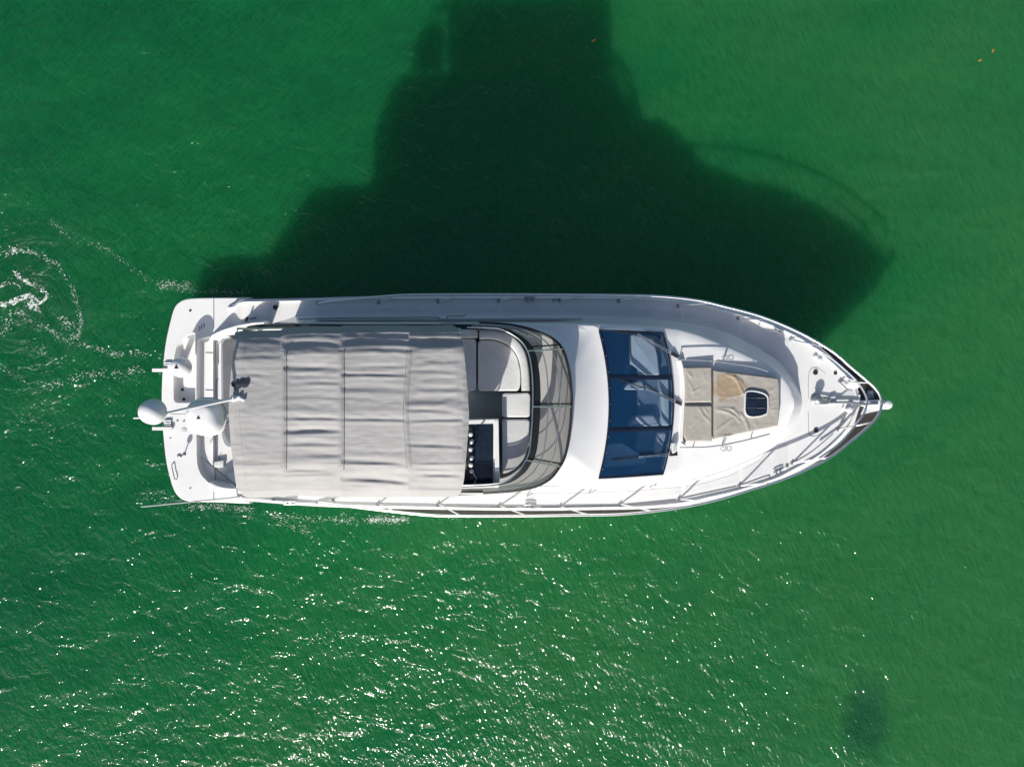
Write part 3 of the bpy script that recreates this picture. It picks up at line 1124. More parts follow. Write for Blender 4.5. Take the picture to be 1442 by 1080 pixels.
# match both curves by a shared angle so that the loft does not twist
edge2 = resample(edge2, NB)
b = MB()
rws = []
for k in range(13):
    t = k / 12
    zt = t ** 1.25
    rws.append([Vector((lerp(p.x, q.x, t), lerp(p.y, q.y, t), lerp(p.z - 0.02, q.z, 1 - (1 - t) ** 1.6))) for p, q in zip(base3, edge2)])
b.grid(rws)
b.build("brow", M['gelcoat'], YACHT, 50)
# fly deck slab and coaming walls aft of the screen
fly = MB()
yT, yB = P(600, 456.5, 4.2).y, P(600, 694.5, 4.2).y
fly_out = [(1.1, YC - 1.1), (1.1, YC + 1.1), (-0.3, yT - 0.05), (-5.2, yT - 0.05), (-5.62, yT - 0.2), (-5.75, yT - 0.6), (-5.75, yB + 0.6), (-5.62, yB + 0.2), (-5.2, yB + 0.05), (-0.3, yB + 0.05)]
fly.prism(rounded(fly_out, 0.2), 3.62, 3.76, 0.03)
fly_deck = fly.build("flybridge_deck", M['floor_grey'], YACHT)
ring = [(-0.6, yT - 0.06), (-3.0, yT - 0.06), (-5.2, yT - 0.07), (-5.6, yT - 0.25), (-5.72, yT - 0.7), (-5.72, yB + 0.7), (-5.6, yB + 0.25), (-5.2, yB + 0.07), (-3.0, yB + 0.06), (-0.6, yB + 0.06)]
path = resample(crom([Vector((x, y, 3.7)) for x, y in ring], 8), 80)
b = MB().strip(path, 0.13, -0.1, 0.60)
coam = b.build("flybridge_coaming", M['gelcoat'], YACHT)
b = MB().strip(resample(crom([Vector((x, y, 4.3)) for x, y in ring[:5]], 8), 40)[:36], 0.10, 0.002, 0.035)
b.build("coaming_cap", M['black'], coam)
b = MB().strip(resample(crom([Vector((x, y, 4.3)) for x, y in ring[5:]], 8), 40)[4:], 0.08, 0.002, 0.035)
b.build("coaming_cap", M['black'], coam)

# screen: smoked panes with a black top band, rails and posts
def scr(i, t, lift=0.0):
    p = base3[i].lerp(rim3[i], t)
    p.z = lerp(Z_BASE, Z_RIM, t ** 0.85) + lift
    return p


i0, i1 = 6, NB - 7
posts = [26, 46, 66]
segs = [(i0, posts[0]), (posts[0], posts[1]), (posts[1], posts[2]), (posts[2], i1)]
frame = MB().tube([scr(i, 0, 0.012) for i in range(i0, i1 + 1)], 0.028, 8).build("windscreen_frame", M['black'], YACHT)
for a, c in segs:
    g = MB()
    g.grid([[scr(i, t * 0.81 / 8) for t in range(9)] for i in range(a, c + 1)])
    g.build("windscreen_pane", M['smoke'], frame)
g = MB()
outer_l = [[scr(i, t) for t in (0.81, 0.9, 1.0)] for i in range(i0, i1 + 1)]
g.grid(outer_l)
g.grid([[scr(i, 0.81) - Vector((0, 0, 0.02)), scr(i, 1.0) - Vector((0, 0, 0.02))] for i in range(i0, i1 + 1)])
g.build("top_band", M['black'], frame)
for tt in (0.32, 0.62):
    g = MB().tube([scr(i, tt, 0.016) for i in range(i0, i1 + 1)], 0.011, 6)
    g.build("screen_rail", M['steel'] if tt < 0.5 else M['dull_steel'], frame)
for k in posts:
    g = MB().tube([scr(k, t / 6, 0.022) for t in range(7)], 0.016, 8)
    g.build("screen_post", M['steel'], frame)
    g = MB().tube([scr(k + 1, t / 6, 0.004) for t in range(6)], 0.016, 6)
    g.build("screen_gasket", M['black'], frame)
g = MB().tube([scr(i, 1.0, 0.02) for i in range(i0, i1 + 1)], 0.013, 8)
g.build("screen_top_rail", M['steel'], frame)
# inner dash below the panes and the inner wall
b = MB()
inn = [Vector((lerp(p.x, q.x, 0.92), lerp(p.y, q.y, 0.92), 3.98)) for p, q in zip(base3, rim3)]
b.grid([[Vector((p.x, p.y, 3.985)), Vector((q.x, q.y, 3.99)), Vector((q.x, q.y, 3.7))] for p, q in zip(base3, inn)][2:-2])
b.build("screen_shelf", M['gelcoat'], frame)

# seats and console on the flybridge
ZS = 4.34


def cushion(poly, z1, name, mat, zb=3.76, bevel=0.03, rad=0.08, parent=None):
    q = rounded([P(x, y, z1) for x, y in poly], rad)
    return MB().prism(q, zb, z1, bevel).build(name, mat, parent or YACHT, 60)


cushion([(640, 477), (670.5, 477), (670.5, 545), (668, 550), (640, 550)], ZS, "lounge_cushion", M['vinyl'])
cushion([(673, 479.5), (690, 479), (704, 481.5), (720, 490), (728.5, 503), (733, 523), (733, 542), (730, 550.5), (675, 550.5), (673, 546)], ZS, "lounge_cushion", M['vinyl'])
bo = resample(crom([P(x, y, ZS + .16) for x, y in ((675, 465), (700, 466), (716, 470), (729, 479), (740, 496), (745, 522), (746.5, 550.5))], 8), 40)
bi = resample(crom([P(x, y, ZS + .16) for x, y in ((675, 477.5), (690, 477.5), (705, 480.5), (720, 489.5), (729, 503), (733.5, 522), (734.5, 550.5))], 8), 40)
MB().band(bo, bi, 3.76, ZS + 0.16, 0.04).build("lounge_backrest", M['vinyl'], YACHT, 60)
cushion([(640, 464), (672.5, 464), (672.5, 475.5), (640, 475.5)], ZS + 0.155, "lounge_backrest", M['vinyl'], bevel=0.025, rad=0.06)
cushion([(707, 553.5), (747, 553.5), (746.5, 587.5), (707, 587.5)], ZS, "bench_cushion", M['vinyl'])
cushion([(707, 590.5), (746.2, 590.5), (744, 628), (738, 646), (727, 659), (714, 666), (707, 667)], ZS, "bench_cushion", M['vinyl'])
hz = 4.62
q = [P(x, y, hz) for x, y in ((640, 593), (702, 591), (703.5, 684), (640, 686))]
con = MB().prism(rounded(q, 0.05), 3.76, hz - 0.10, 0.02).build("helm_console", M['gelcoat'], YACHT)
MB().prism(rounded([P(x, y, hz) for x, y in ((640, 597), (694.5, 595.5), (694, 681.5), (640, 682.5))], 0.03), hz - 0.098, hz - 0.085, 0.004).build("helm_screen", M['navy'], con)
for a, c, wd in (((640, 594.5), (702, 593), 0.085), ((699, 592), (700.5, 684), 0.085), ((640, 684.5), (702, 683), 0.075)):
    up_ = 0.004 if a[0] > 690 else 0.0
    MB().bar(P(*a, hz - 0.09 - up_), P(*c, hz - 0.09 - up_), wd, 0.09 + 3 * up_).build("console_rim", M['gelcoat'], con)
MB().prism(rounded([P(x, y, hz) for x, y in ((652, 600), (665.5, 603), (666, 668), (654, 681))], 0.03), hz - 0.084, hz - 0.03, 0.02).build("instrument_panel", M['black'], con)
for k, y in enumerate((612, 622, 633, 645, 655, 664)):
    p = P(663 + (k % 2) * 1.2, y, hz)
    MB().lathe([(0.045, 0), (0.045, 0.02), (0.03, 0.035), (0.004, 0.04)], p + Vector((0, 0, -0.03)), 12).build("gauge", M['steel'] if k % 2 else M['dome'], con)
g = MB()
c = P(655, 648, hz) + Vector((0, 0, 0.12))
g.tube([c + Vector((0.05 * math.cos(a), 0.17 * math.cos(a) * 0 + 0.17 * math.sin(a), 0.17 * math.cos(a))) for a in [k * math.pi / 10 for k in range(20)]], 0.014, 6, closed=True)
g.build("steering_wheel", M['black'], con)
MB().tube([P(666, 666, hz + .01), P(671, 673, hz - .02), P(668, 681, hz - .05)], 0.012, 6).build("throttle_lever", M['steel'], con)

# ------------------------------------------------------------------ canvas canopy
LE = [(458, 338), (464, 333), (471, 330.5), (490, 329.5), (526, 325), (562, 322.5), (581, 321.8), (626, 325), (662, 329.5), (680, 332), (690, 336), (696, 341), (701, 349)]
RE = [(457, 636), (461, 642), (467, 647.5), (490, 653), (526, 656.5), (580, 660.5), (600, 660), (644, 656.5), (675, 653.5), (688, 651), (695, 648), (699, 642), (701, 636)]
TE = [(322, 470), (340, 466), (360, 465.5), (395, 465), (402, 461), (440, 459), (478, 459.6), (484, 458.2), (560, 458), (590, 458.5), (640, 457.5), (660, 458)]
BE = [(322, 700), (360, 701), (400, 699), (420, 698.3), (480, 700), (546, 700.2), (577, 699.2), (640, 700), (660, 699)]
NU, NV = 180, 250
ribs_px = [(330, None), (399, 4.0), (480, 3.0), (577, 6.0), (652, None)]
rng = random.Random(21)
folds = []
for k in range(4):
    a, b_ = ribs_px[k][0], ribs_px[k + 1][0]
    for _ in range(34 if k else 12):
        y = rng.uniform(466, 696)
        if rng.random() < 0.4:
            y = rng.choice((rng.uniform(466, 492), rng.uniform(660, 696)))
        folds.append((k, y, rng.uniform(2.2, 5.2), rng.uniform(0.004, 0.016) * (1 if k else 0.6), rng.uniform(-0.035, 0.05), rng.uniform(0.3, 0.7), rng.uniform(0.4, 0.95)))


def rib_curve(px0, bow, py):
    t = (py - 579) / 120
    if px0 == 577:
        return px0 - 7 * math.exp(-(t * 1.6) ** 2) + (4 if py < 579 else 2) * 0
    return px0 + bow * 0.3 * (1 - t * t)


def canopy_z(px, py):
    e0 = (py - interp(px, TE)) * 0.0131
    e1 = (interp(px, BE) - py) * 0.0131
    zt = interp(e0, [(0, 5.60), (0.06, 5.74), (0.13, 5.86), (0.40, 5.99), (0.52, 6.03), (1.6, 6.09)])
    zb = interp(e1, [(0, 5.58), (0.05, 5.70), (0.12, 5.79), (0.47, 5.97), (0.60, 6.02), (1.6, 6.09)])
    z = min(zt, zb)
    for k in range(4):
        a, b_ = rib_curve(*((ribs_px[k][0], ribs_px[k][1] or 0)), py), rib_curve(*((ribs_px[k + 1][0], ribs_px[k + 1][1] or 0)), py)
        if a <= px <= b_:
            t = (px - a) / (b_ - a)
            s = math.sin(math.pi * t)
            z -= (0.030 if k else 0.012) * s ** 0.8
            for kk, y, wd, am, sl, tc_, tw in folds:
                if kk == k:
                    d = (py - y - sl * (px - (a + b_) / 2) - 3 * (t - 0.5) ** 2) / wd
                    if -3.2 < d < 3.2:
                        g = max(0, 1 - ((t - tc_) / tw) ** 2)
                        z -= am * g * (math.exp(-d * d) - 0.6 * math.exp(-(d - 1.7) ** 2))
            break
    if px < 346:
        z -= 0.05 * ((346 - px) / 24) ** 2
    if px > 640:
        z -= 0.05 * ((px - 640) / 20) ** 2
    z += 0.006 * mnoise.noise(Vector((px * 0.06, py * 0.16, 0)))
    return z


rws = []
for i in range(NU + 1):
    u = i / NU
    row = []
    for j in range(NV + 1):
        v = j / NV
        v = v - 0.035 * math.sin(4 * math.pi * v) / 2
        px = lerp(327, 654, u)
        py = lerp(interp(px, BE), interp(px, TE), v)
        px = lerp(interp(py, LE), interp(py, RE), u)
        py = lerp(interp(px, BE), interp(px, TE), v)
        row.append(P(px, py, canopy_z(px, py)))
    rws.append(row)
b = MB()
b.grid(rws)
# hem turned down all round and the underside
loop = rws[0] + [r[-1] for r in rws[1:]] + rws[-1][-2::-1] + [r[0] for r in rws[-2:0:-1]]
cen = Vector((sum(p.x for p in loop) / len(loop), sum(p.y for p in loop) / len(loop), 0))
hem = []
for p in loop:
    d = Vector((cen.x - p.x, cen.y - p.y, 0)).normalized()
    hem.append(p + d * 0.02 + Vector((0, 0, -0.09)))
b.grid([loop, hem], True)
b.grid([[p + Vector((0, 0, -0.02)) for p in r[3:-3:6]] for r in rws[2:-2:6]])
canopy = b.build("canopy", M['canvas'], YACHT, 60)
# zipped flaps over the hoops with a dark slit beside them
for px0, bow, wd, slit in ((399, 4, 6.5, 1), (480, 3, 7.0, 1), (577, 6, 7.5, 0)):
    row = []
    for k in range(91):
        py = lerp(495.5, 658, k / 90)
        cx = rib_curve(px0, bow, py) - 1.5
        if px0 == 577:
            cx = rib_curve(px0, bow, py) + 2.0
        r = []
        for t in (-0.5, -0.3, 0, 0.3, 0.5):
            px = cx + t * wd
            r.append(P(px, py, canopy_z(px, py) + (0.006 if abs(t) < 0.5 else 0.001)))
        row.append(r)
    MB().grid(row).build("zip_flap", M['canvas_dark'], canopy)
    off = wd * 0.5 + 1.7 if slit else -wd * 0.5 - 0.6
    pts = []
    for k in range(60):
        py = lerp(494, 661, k / 59)
        px = rib_curve(px0, bow, py) - 1.5 + off + (3.5 if px0 == 577 else 0)
        pts.append(P(px, py, canopy_z(px, py) + 0.003))
    MB().tube(pts, 0.009 if slit else 0.006, 6).build("piping", M['canvas_thread'] if slit else M['canvas'], canopy)
pts = []
for k in range(60):
    py = lerp(466, 694, k / 59)
    px = interp(py, LE) + 15
    pts.append(P(px, py, canopy_z(px, py) - 0.003))
MB().tube(pts, 0.006, 6).build("piping", M['canvas'], canopy)
pts = []
for k in range(60):
    py = lerp(466, 694, k / 59)
    px = interp(py, RE) - 14
    pts.append(P(px, py, canopy_z(px, py) - 0.003))
MB().tube(pts, 0.006, 6).build("piping", M['canvas'], canopy)
# hoops and legs below the cloth
for px0 in (334, 400, 480, 576, 648):
    pts = []
    for k in range(25):
        py = lerp(463, 697, k / 24)
        pts.append(P(px0, py, canopy_z(px0, py) - 0.07))
    lo_t = Vector((lerp(pts[0].x, -2.6, 0.45), yT - 0.09, 4.32))
    lo_b = Vector((lerp(pts[0].x, -2.6, 0.45), yB + 0.09, 4.32))
    MB().tube([lo_t] + pts + [lo_b], 0.019, 8).build("canopy_hoop", M['steel'], canopy)
# strap from the transom to the canopy's aft corner
MB().tube([P(283.5, 643.5, ZP + 0.02), P(333, 684, 5.72)], 0.013, 6).build("strap", M['black'], canopy)

# ------------------------------------------------------------------ masts, domes, antennas
arch = MB()
pA = P(287, 587, 5.95)
arch.tube([Vector((-5.25, YC - 1.5, 4.3)), Vector((-5.2, YC - 1.35, 5.1)), Vector((-5.1, YC - 0.8, 5.5)), Vector((-5.1, YC + 0.8, 5.5)), Vector((-5.2, YC + 1.35, 5.1)), Vector((-5.25, YC + 1.5, 4.3))], 0.05, 10)
arch.tube([Vector((-5.1, pA.y + 0.1, 5.5)), Vector((pA.x, pA.y, 5.62)), Vector((pA.x, pA.y, 5.8))], 0.06, 10)
arch = arch.build("radar_arch", M['gelcoat'], YACHT)
d2 = sat_dome(287, 587, 5.98, 0.335, 0.42, "satellite_dome", power=2.6, logo=0.07, sx=0.98, flat=0.42)
cc = P(287, 587, 5.98) + Vector((0, 0, -0.21))
for k in range(-7, 8):
    a = k * 0.13
    MB().disc(cc + Vector((0.362 * math.cos(a), 0.362 * math.sin(a), 0.05)), 0.010, 0.012, 6).build("rivet", M['dark_line'], d2)
d3 = sat_dome(212, 580, 7.2, 0.215, 0.33, "satellite_dome", flange=False)
foot, head = P(332, 560.5, 6.06), P(231, 582.5, 7.05)
mast = MB().tube([foot, head], 0.036, 10, r1=0.022).build("mast", M['gelcoat'], YACHT)
MB().tube([foot.lerp(head, 0.06), foot.lerp(head, -0.14)], 0.055, 10).build("mast_clamp", M['gelcoat'], mast)
MB().tube([head, P(221, 581, 7.12)], 0.06, 12, r1=0.12).build("dome_bracket", M['gelcoat'], mast)
for y, z in ((577, 6.2), (583.5, 6.2)):
    MB().tube([head - Vector((0, 0, 0.03)), P(262, y, z)], 0.012, 6).build("brace", M['gelcoat'], mast)
MB().tube([P(196, 588.6, 7.15), P(188, 588.8, 7.15)], 0.012, 6).build("navigation_light", M['gelcoat'], mast)
for dx, dy, rr in ((0.08, 0.0, 0.045), (0.15, -0.03, 0.03)):
    MB().lathe([(rr, 0), (rr, 0.05), (rr * 0.6, 0.07)], foot + Vector((dx, dy, 0.0)), 12).build("mast_light", M['dome'], mast)
MB().tube([P(338, 699, 4.55), P(320, 701.5, 4.9), P(199, 713.5, 6.2)], 0.016, 8, r1=0.011).build("whip_antenna", M['gelcoat'], YACHT)

# ------------------------------------------------------------------ rails
RT = [(448, 427.0, 0.02), (466, 424.2, 0.10), (500, 421.0, 0.26), (540, 417.6, 0.42), (575, 415.6, 0.5), (640, 415, 0.5), (738, 415, 0.5), (820, 415.6, 0.5), (856, 415.8, 0.5), (928, 417.4, 0.5), (982, 423, 0.5), (1020, 431.7, 0.5),
      (1065, 443.5, .5), (1101, 457, .5), (1137, 474, .5), (1173.5, 495.8, .5), (1200.6, 519, .5), (1225.5, 540, .5), (1236, 551.5, .5), (1240.5, 561, .5), (1241.3, 568.5, .5)]
RB = [(448, 707.5, 0.02), (466, 709.6, 0.10), (500, 714.0, 0.26), (546, 719.4, 0.42), (600, 724.8, 0.5), (640, 726.5, 0.5), (738, 726.4, .5), (810, 725.3, .5), (877.8, 724, .5), (946, 716.6, .5), (1000.6, 706, .5), (1054.7, 690.2, .5),
      (1110, 672, .5), (1164.5, 646.6, .5), (1200.6, 619.6, .5), (1227.7, 596, .5), (1238.3, 581.5, .5), (1241.2, 571, .5), (1241.3, 568.5, .5)]


def railpt(x, y, hgt):
    X = P(x, y, 2.7).x
    return P(x, y, zd(X) + hgt)


full = [railpt(*q) for q in RT] + [railpt(*q) for q in RB[-2::-1]]
rail = MB().tube(crom(full, 6), 0.031, 10).build("guard_rail", M['steel'], YACHT)
mid = [(1147, 489), (1175, 508), (1202, 532), (1212.5, 545), (1219.5, 558), (1220.8, 568.5), (1216, 583), (1206, 597), (1182, 624), (1153, 645)]
MB().tube(crom([railpt(x, y, 0.27) for x, y in mid], 6), 0.024, 8).build("mid_rail", M['steel'], rail)
ST = [((533.4, 426), (556, 416.8), .45), ((616.8, 424.7), (652, 415.1), .5), ((702, 423.5), (741, 415.1), .5), ((787.5, 423), (828, 415.6), .5), ((871, 424), (915, 417), .5), ((954.5, 431), (1000, 427), .5), ((1039.4, 448), (1086, 451), .5),
      ((1113, 477.8), (1162, 488.6), .5), ((1182, 537), (1224, 539), .5),
      ((532.8, 709), (556, 720.6), .44), ((616.8, 709.7), (649, 726.5), .5), ((703, 712), (742, 726.3), .5), ((788.5, 713), (829, 725), .5), ((872.8, 709.7), (918, 719.6), .5), ((955.8, 702.5), (996, 707), .5), ((1040.8, 683.7), (1087.7, 679.5), .5),
      ((1114.8, 652), (1169.9, 643.3), .5), ((1178.9, 604.6), (1229, 594.5), .5)]
for a, t, hh in ST:
    p0 = P(*a, 2.2)
    p0 = P(*a, zd(p0.x))
    p1 = railpt(*t, hh)
    s = MB()
    s.tube([p0, p1], 0.018, 8)
    s.build("stanchion", M['steel'], rail)
    MB().lathe([(0.048, 0), (0.045, 0.012), (0.026, 0.03), (0.02, 0.06)], p0, 14).build("stanchion_base", M['dull_steel'], rail)
for a in ((448, 427), (448, 707.5)):
    p0 = P(*a, 2.0)
    MB().lathe([(0.05, 0), (0.045, 0.015), (0.03, 0.03)], P(*a, zd(p0.x)), 14).build("stanchion_base", M['dull_steel'], rail)

# rail shadow lines drawn as dark tubes along the bottom side deck and bow
for pts in ([(590, 713.6), (727, 713.8)], [(762, 713.6), (870, 711.2)], [(877, 710.8), (952, 703.6)], [(960, 701.5), (1037, 684.8)], [(1044, 682.8), (1081, 669.8), (1083, 673)],
            [(1119, 650.5), (1143, 636), (1173, 611)], [(1183, 600), (1190, 586)]):
    c3 = []
    for x, y in pts:
        X = P(x, y, 2.2).x
        c3.append(P(x, y, zd(X) + 0.013))
    MB().tube(crom(c3, 5), 0.009, 6).build("seam_or_shadow", M['dark_line'], deck)
lk = crom([(1138.5, 562, 0), (1138.3, 535, 0), (1141, 521, 0), (1149, 517.5, 0), (1160, 524, 0), (1172, 538, 0), (1180, 546, 0), (1181, 552, 0), (1173, 555, 0), (1150, 555, 0)], 5)
MB().tube([P(q.x, q.y, zd(7) + 0.016) for q in lk], 0.007, 6).build("seam_or_shadow", M['dark_line'], deck)
lk = crom([(1138.5, 580, 0), (1138.7, 608, 0), (1143, 614, 0), (1155, 611, 0), (1174, 596, 0), (1183, 584, 0), (1178, 577, 0), (1146, 576.5, 0)], 5)
MB().tube([P(q.x, q.y, zd(7) + 0.016) for q in lk], 0.007, 6).build("seam_or_shadow", M['dark_line'], deck)


def cleat(px, py, ang, L=0.26):
    X = P(px, py, 2.2).x
    c = P(px, py, zd(X) + 0.01)
    d = Vector((math.cos(ang), math.sin(ang), 0))
    n = Vector((-d.y, d.x, 0))
    g = MB()
    for s in (-1, 1):
        g.tube([c + d * (L * 0.22 * s) + n * 0.05, c + d * (L * 0.22 * s) + Vector((0, 0, 0.05)), c + d * (L * 0.22 * s) - n * 0.05], 0.014, 6)
    for s in (-1, 1):
        g.tube([c - d * L * 0.5 + n * 0.035 * s + Vector((0, 0, 0.055)), c - d * L * 0.2 + n * 0.035 * s + Vector((0, 0, 0.065)), c + d * L * 0.2 + n * 0.035 * s + Vector((0, 0, 0.065)), c + d * L * 0.5 + n * 0.035 * s + Vector((0, 0, 0.055))], 0.015, 8)
    g.build("cleat", M['dull_steel'], YACHT)


cleat(409, 707.5, 0, 0.28)
cleat(745.6, 712.5, 0.0, 0.26)
cleat(1095, 664, 0.42, 0.24)
cleat(745.5, 421.2, 0, 0.26)
cleat(1094.5, 466, -0.42, 0.24)
for x, y in ((385, 704), (1108, 656), (780, 423), (469, 704)):
    X = P(x, y, 2.2).x
    MB().disc(P(x, y, zd(X) + 0.012), 0.04, 0.02, 14).build("filler_cap", M['dull_steel'], YACHT)
for x, y in ((1148, 524.7), (1148.7, 606), (1176, 525.5)):
    MB().disc(P(x, y, zd(7.2) + 0.012), 0.055 if x < 1170 else 0.04, 0.03, 16).build("deck_plate", M['black'], YACHT)
for x, y in ((1148, 503), (1154, 507)):
    MB().lathe([(0.055, 0), (0.055, 0.035), (0.03, 0.05)], P(x, y, zd(7.2) + 0.012), 16).build("fairlead", M['dome'], YACHT)
# handrails along the cabin sides
hr = MB()
for pts in ([(420, 449.6), (474, 447.6), (545, 447.2), (612, 446.8), (619, 450)], [(630, 450), (631, 445.5), (652, 445), (656, 442)]):
    hr.tube(crom([P(x, y, 3.2) for x, y in pts], 5), 0.012, 6)
for x in (473, 546.5):
    hr.tube([P(x, 447.5, 3.2), P(x, 452.5, 3.2)], 0.012, 6)
hr.build("side_handrail", M['dull_steel'], cabin)
for (x0, y0), (x1, y1) in (((742, 698), (750, 694.5)), ((829, 694.5), (840, 689.5)), ((915, 688), (927, 680)), ((942, 676), (957, 668.5)), ((1002, 669), (1017, 654))):  # the forward bars are stanchion shadows on the cabin side, built as tubes
    X = P(x0, y0, 2.3).x
    MB().tube(crom([P(x0, y0, zd(X) + .02), P(lerp(x0, x1, .5), lerp(y0, y1, .5), zd(X) + .10), P(x1, y1, zd(X) + .18)], 4), 0.013, 6).build("handhold_or_shadow", M['dull_steel'], cabin)

# ------------------------------------------------------------------ foredeck sun pads and hatch
def pad(left, right, ztop, h, name, mat, folds=(), nx=60, ny=60, amp=0.006, seed=0, er=0.035):
    """cushion between two edges (each a list of survey spots from top to bottom), soft edge and creases"""
    L = resample([P(*q, ztop) for q in left], ny + 1)
    Rr = resample([P(*q, ztop) for q in right], ny + 1)
    rws, fl = [], []
    for f in folds:
        fl.append((resample([P(*q, ztop) for q in f[0]], 14), f[1], f[2]))
    top = L[0].y
    for i in range(nx + 1):
        row = []
        for j in range(ny + 1):
            p = L[j].lerp(Rr[j], i / nx)
            e = min(i / nx * (Rr[j] - L[j]).length, (1 - i / nx) * (Rr[j] - L[j]).length, (L[0].lerp(Rr[0], i / nx) - p).length, (L[-1].lerp(Rr[-1], i / nx) - p).length)
            t = min(1, e / er)
            z = ztop - h * (1 - math.sqrt(max(0, 1 - (1 - t) ** 2))) * 0.75
            soft = min(1, e / 0.12)
            z += amp * soft * (mnoise.noise(Vector((p.x * 3.1, p.y * 3.1, seed))) + 0.6 * mnoise.noise(Vector((p.x * 9, p.y * 9, seed + 3))))
            for pts, wd, am in fl:
                d = min((q - p).length for q in pts) if True else 0
                if d < wd * 3:
                    # fold with a lit and a shaded flank
                    z += am * math.exp(-(d / wd) ** 2) * soft
            row.append(Vector((p.x, p.y, z)))
        rws.append(row)
    b = MB()
    b.grid(rws)
    loop = rws[0] + [r[-1] for r in rws[1:]] + rws[-1][-2::-1] + [r[0] for r in rws[-2:0:-1]]
    b.grid([loop, [Vector((p.x, p.y, ztop - h)) for p in loop]], True)
    return b.build(name, mat, YACHT, 60)


ZPAD = 2.95
MBP = M['pad']
pad([(962.8, 516.2), (964, 540), (965, 567.6)], [(1003.2, 515.6), (1003.4, 540), (1003.5, 567.2)], ZPAD + 0.02, 0.17, "sun_pad_headrest", MBP,
    [([(968, 524), (973, 530)], 0.03, 0.012), ([(975, 552), (985, 547)], 0.025, 0.010), ([(966, 533), (974, 545), (977, 556)], 0.03, 0.007), ([(990, 522), (993, 535)], 0.03, 0.006)], 44, 50, 0.006, 1)
pad([(965.2, 569.8), (963, 600), (962.5, 612), (966.5, 622)], [(1003.5, 570), (1003.6, 600), (1003.6, 612), (1003.5, 622.5)], ZPAD + 0.02, 0.17, "sun_pad_headrest", MBP,
    [([(985, 575), (990, 585), (999, 593)], 0.028, 0.012), ([(991, 573), (997, 583)], 0.025, 0.010), ([(972, 600), (980, 590)], 0.03, 0.006)], 44, 50, 0.006, 2)
BIGF = [([(1024, 527), (1033, 531), (1039, 538), (1043, 546), (1046, 554)], 0.035, 0.024), ([(1030, 526), (1043, 537), (1049, 546)], 0.04, 0.015),
        ([(1005, 577), (1016, 578), (1026, 581), (1036, 587), (1041, 593)], 0.032, 0.022), ([(1031, 576.5), (1037, 581), (1041, 587)], 0.026, 0.018), ([(1043, 583), (1049, 591), (1053, 601), (1054, 608)], 0.035, 0.022),
        ([(1006, 608), (1018, 599), (1031, 590)], 0.035, 0.013), ([(1005, 575), (1020, 574.5), (1034, 576)], 0.03, 0.010), ([(1006, 531), (1010, 541), (1009, 552)], 0.03, 0.010),
        ([(1012, 557), (1025, 560), (1044, 556)], 0.03, 0.006), ([(1082, 552), (1094, 545)], 0.03, 0.008), ([(1086, 565), (1097, 561)], 0.03, 0.007), ([(1087, 577), (1097, 577)], 0.03, 0.006), ([(1063, 592), (1066, 605)], 0.03, 0.006)]
pad([(1004.8, 519.6), (1004.8, 560), (1004.8, 600), (1005.4, 619.5)], [(1097.2, 531.5), (1099, 545), (1099, 585), (1096.5, 600.5)], ZPAD, 0.20, "sun_pad", M['pad_stain'], BIGF, 100, 90, 0.009, 5, 0.04)
hatch_poly = [P(x, y, ZPAD + .03) for x, y in ((1048.5, 550), (1060, 549), (1073, 551.5), (1082.5, 557), (1082.8, 575), (1081.5, 583), (1072, 587), (1058, 588.5), (1050, 585.5), (1047.5, 578))]
hp = rounded(hatch_poly, 0.09)
hf = MB()
zz = ZPAD + 0.05
rr = [[(p.x, p.y, z) for p in inset(hp, d)] for d, z in ((0, zz - 0.12), (0, zz - 0.015), (0.012, zz), (0.028, zz), (0.036, zz - 0.012), (0.036, zz - 0.05))]
hf.rings(rr, False, False)
hatch = hf.build("deck_hatch", M['deck_grey'], YACHT)
MB().prism(inset(hp, 0.034), zz - 0.06, zz - 0.02, 0.004).build("hatch_glass", M['navy'], hatch)
for y in (560.5, 574.5):
    g = MB()
    g.tube([P(1051, y, zz - 0.015), P(1066, y, zz - 0.015)], 0.004, 6)
    g.tube([P(1066, y, zz - 0.01), P(1077.5, y, zz - 0.01)], 0.009, 6)
    g.build("hatch_strut", M['dull_steel'], hatch)
# moulded lip round the pads
lipm = MB()
lp = crom([P(x, y, 2.84) for x, y in ((957, 508), (960, 520), (962, 545), (961, 580), (959, 612), (960, 624), (964, 627))], 6)
lipm.strip(lp, 0.06, -0.1, 0.10)
lipm.build("pad_lip", M['gelcoat'], cabin)
# grab rails beside the pads and the paired ring holders
for pts, posts_ in (([(955.5, 506.5), (975, 507), (1000, 508.4), (1030, 512), (1062, 517.2), (1081.5, 523)], ((957, 507), (1020, 510.5), (1062, 517.2))),
                    ([(957.5, 630), (1000.6, 628.8), (1040, 622), (1080, 612), (1083, 611)], ((978, 629.8), (1020, 626), (1061, 617)))):
    g = MB()
    g.tube(crom([P(x, y, 3.0) for x, y in pts], 5), 0.014, 8)
    gr = g.build("grab_rail", M['dull_steel'], YACHT)
    for x, y in posts_:
        q = P(x, y, 3.0)
        MB().tube([q, Vector((q.x + 0.02, q.y, 2.76))], 0.013, 8).build("rail_post", M['dull_steel'], gr)
for cx, cy in ((1025, 503), (1022, 631)):
    c = P(cx, cy, 3.03)
    g = MB()
    for s in (-1, 1):
        for lev in (-0.03, 0.07):
            g.tube([c + Vector((s * 0.062 + 0.055 * math.cos(a), 0.055 * math.sin(a) + (0.0 if cy < 560 else 0.0), lev)) for a in [k * math.pi / 9 for k in range(18)]], 0.006, 6, closed=True)
    g.tube([c + Vector((0, 0, -0.26)), c + Vector((0, 0, 0.12))], 0.011, 6)
    g.build("cup_holder", M['steel'], YACHT)

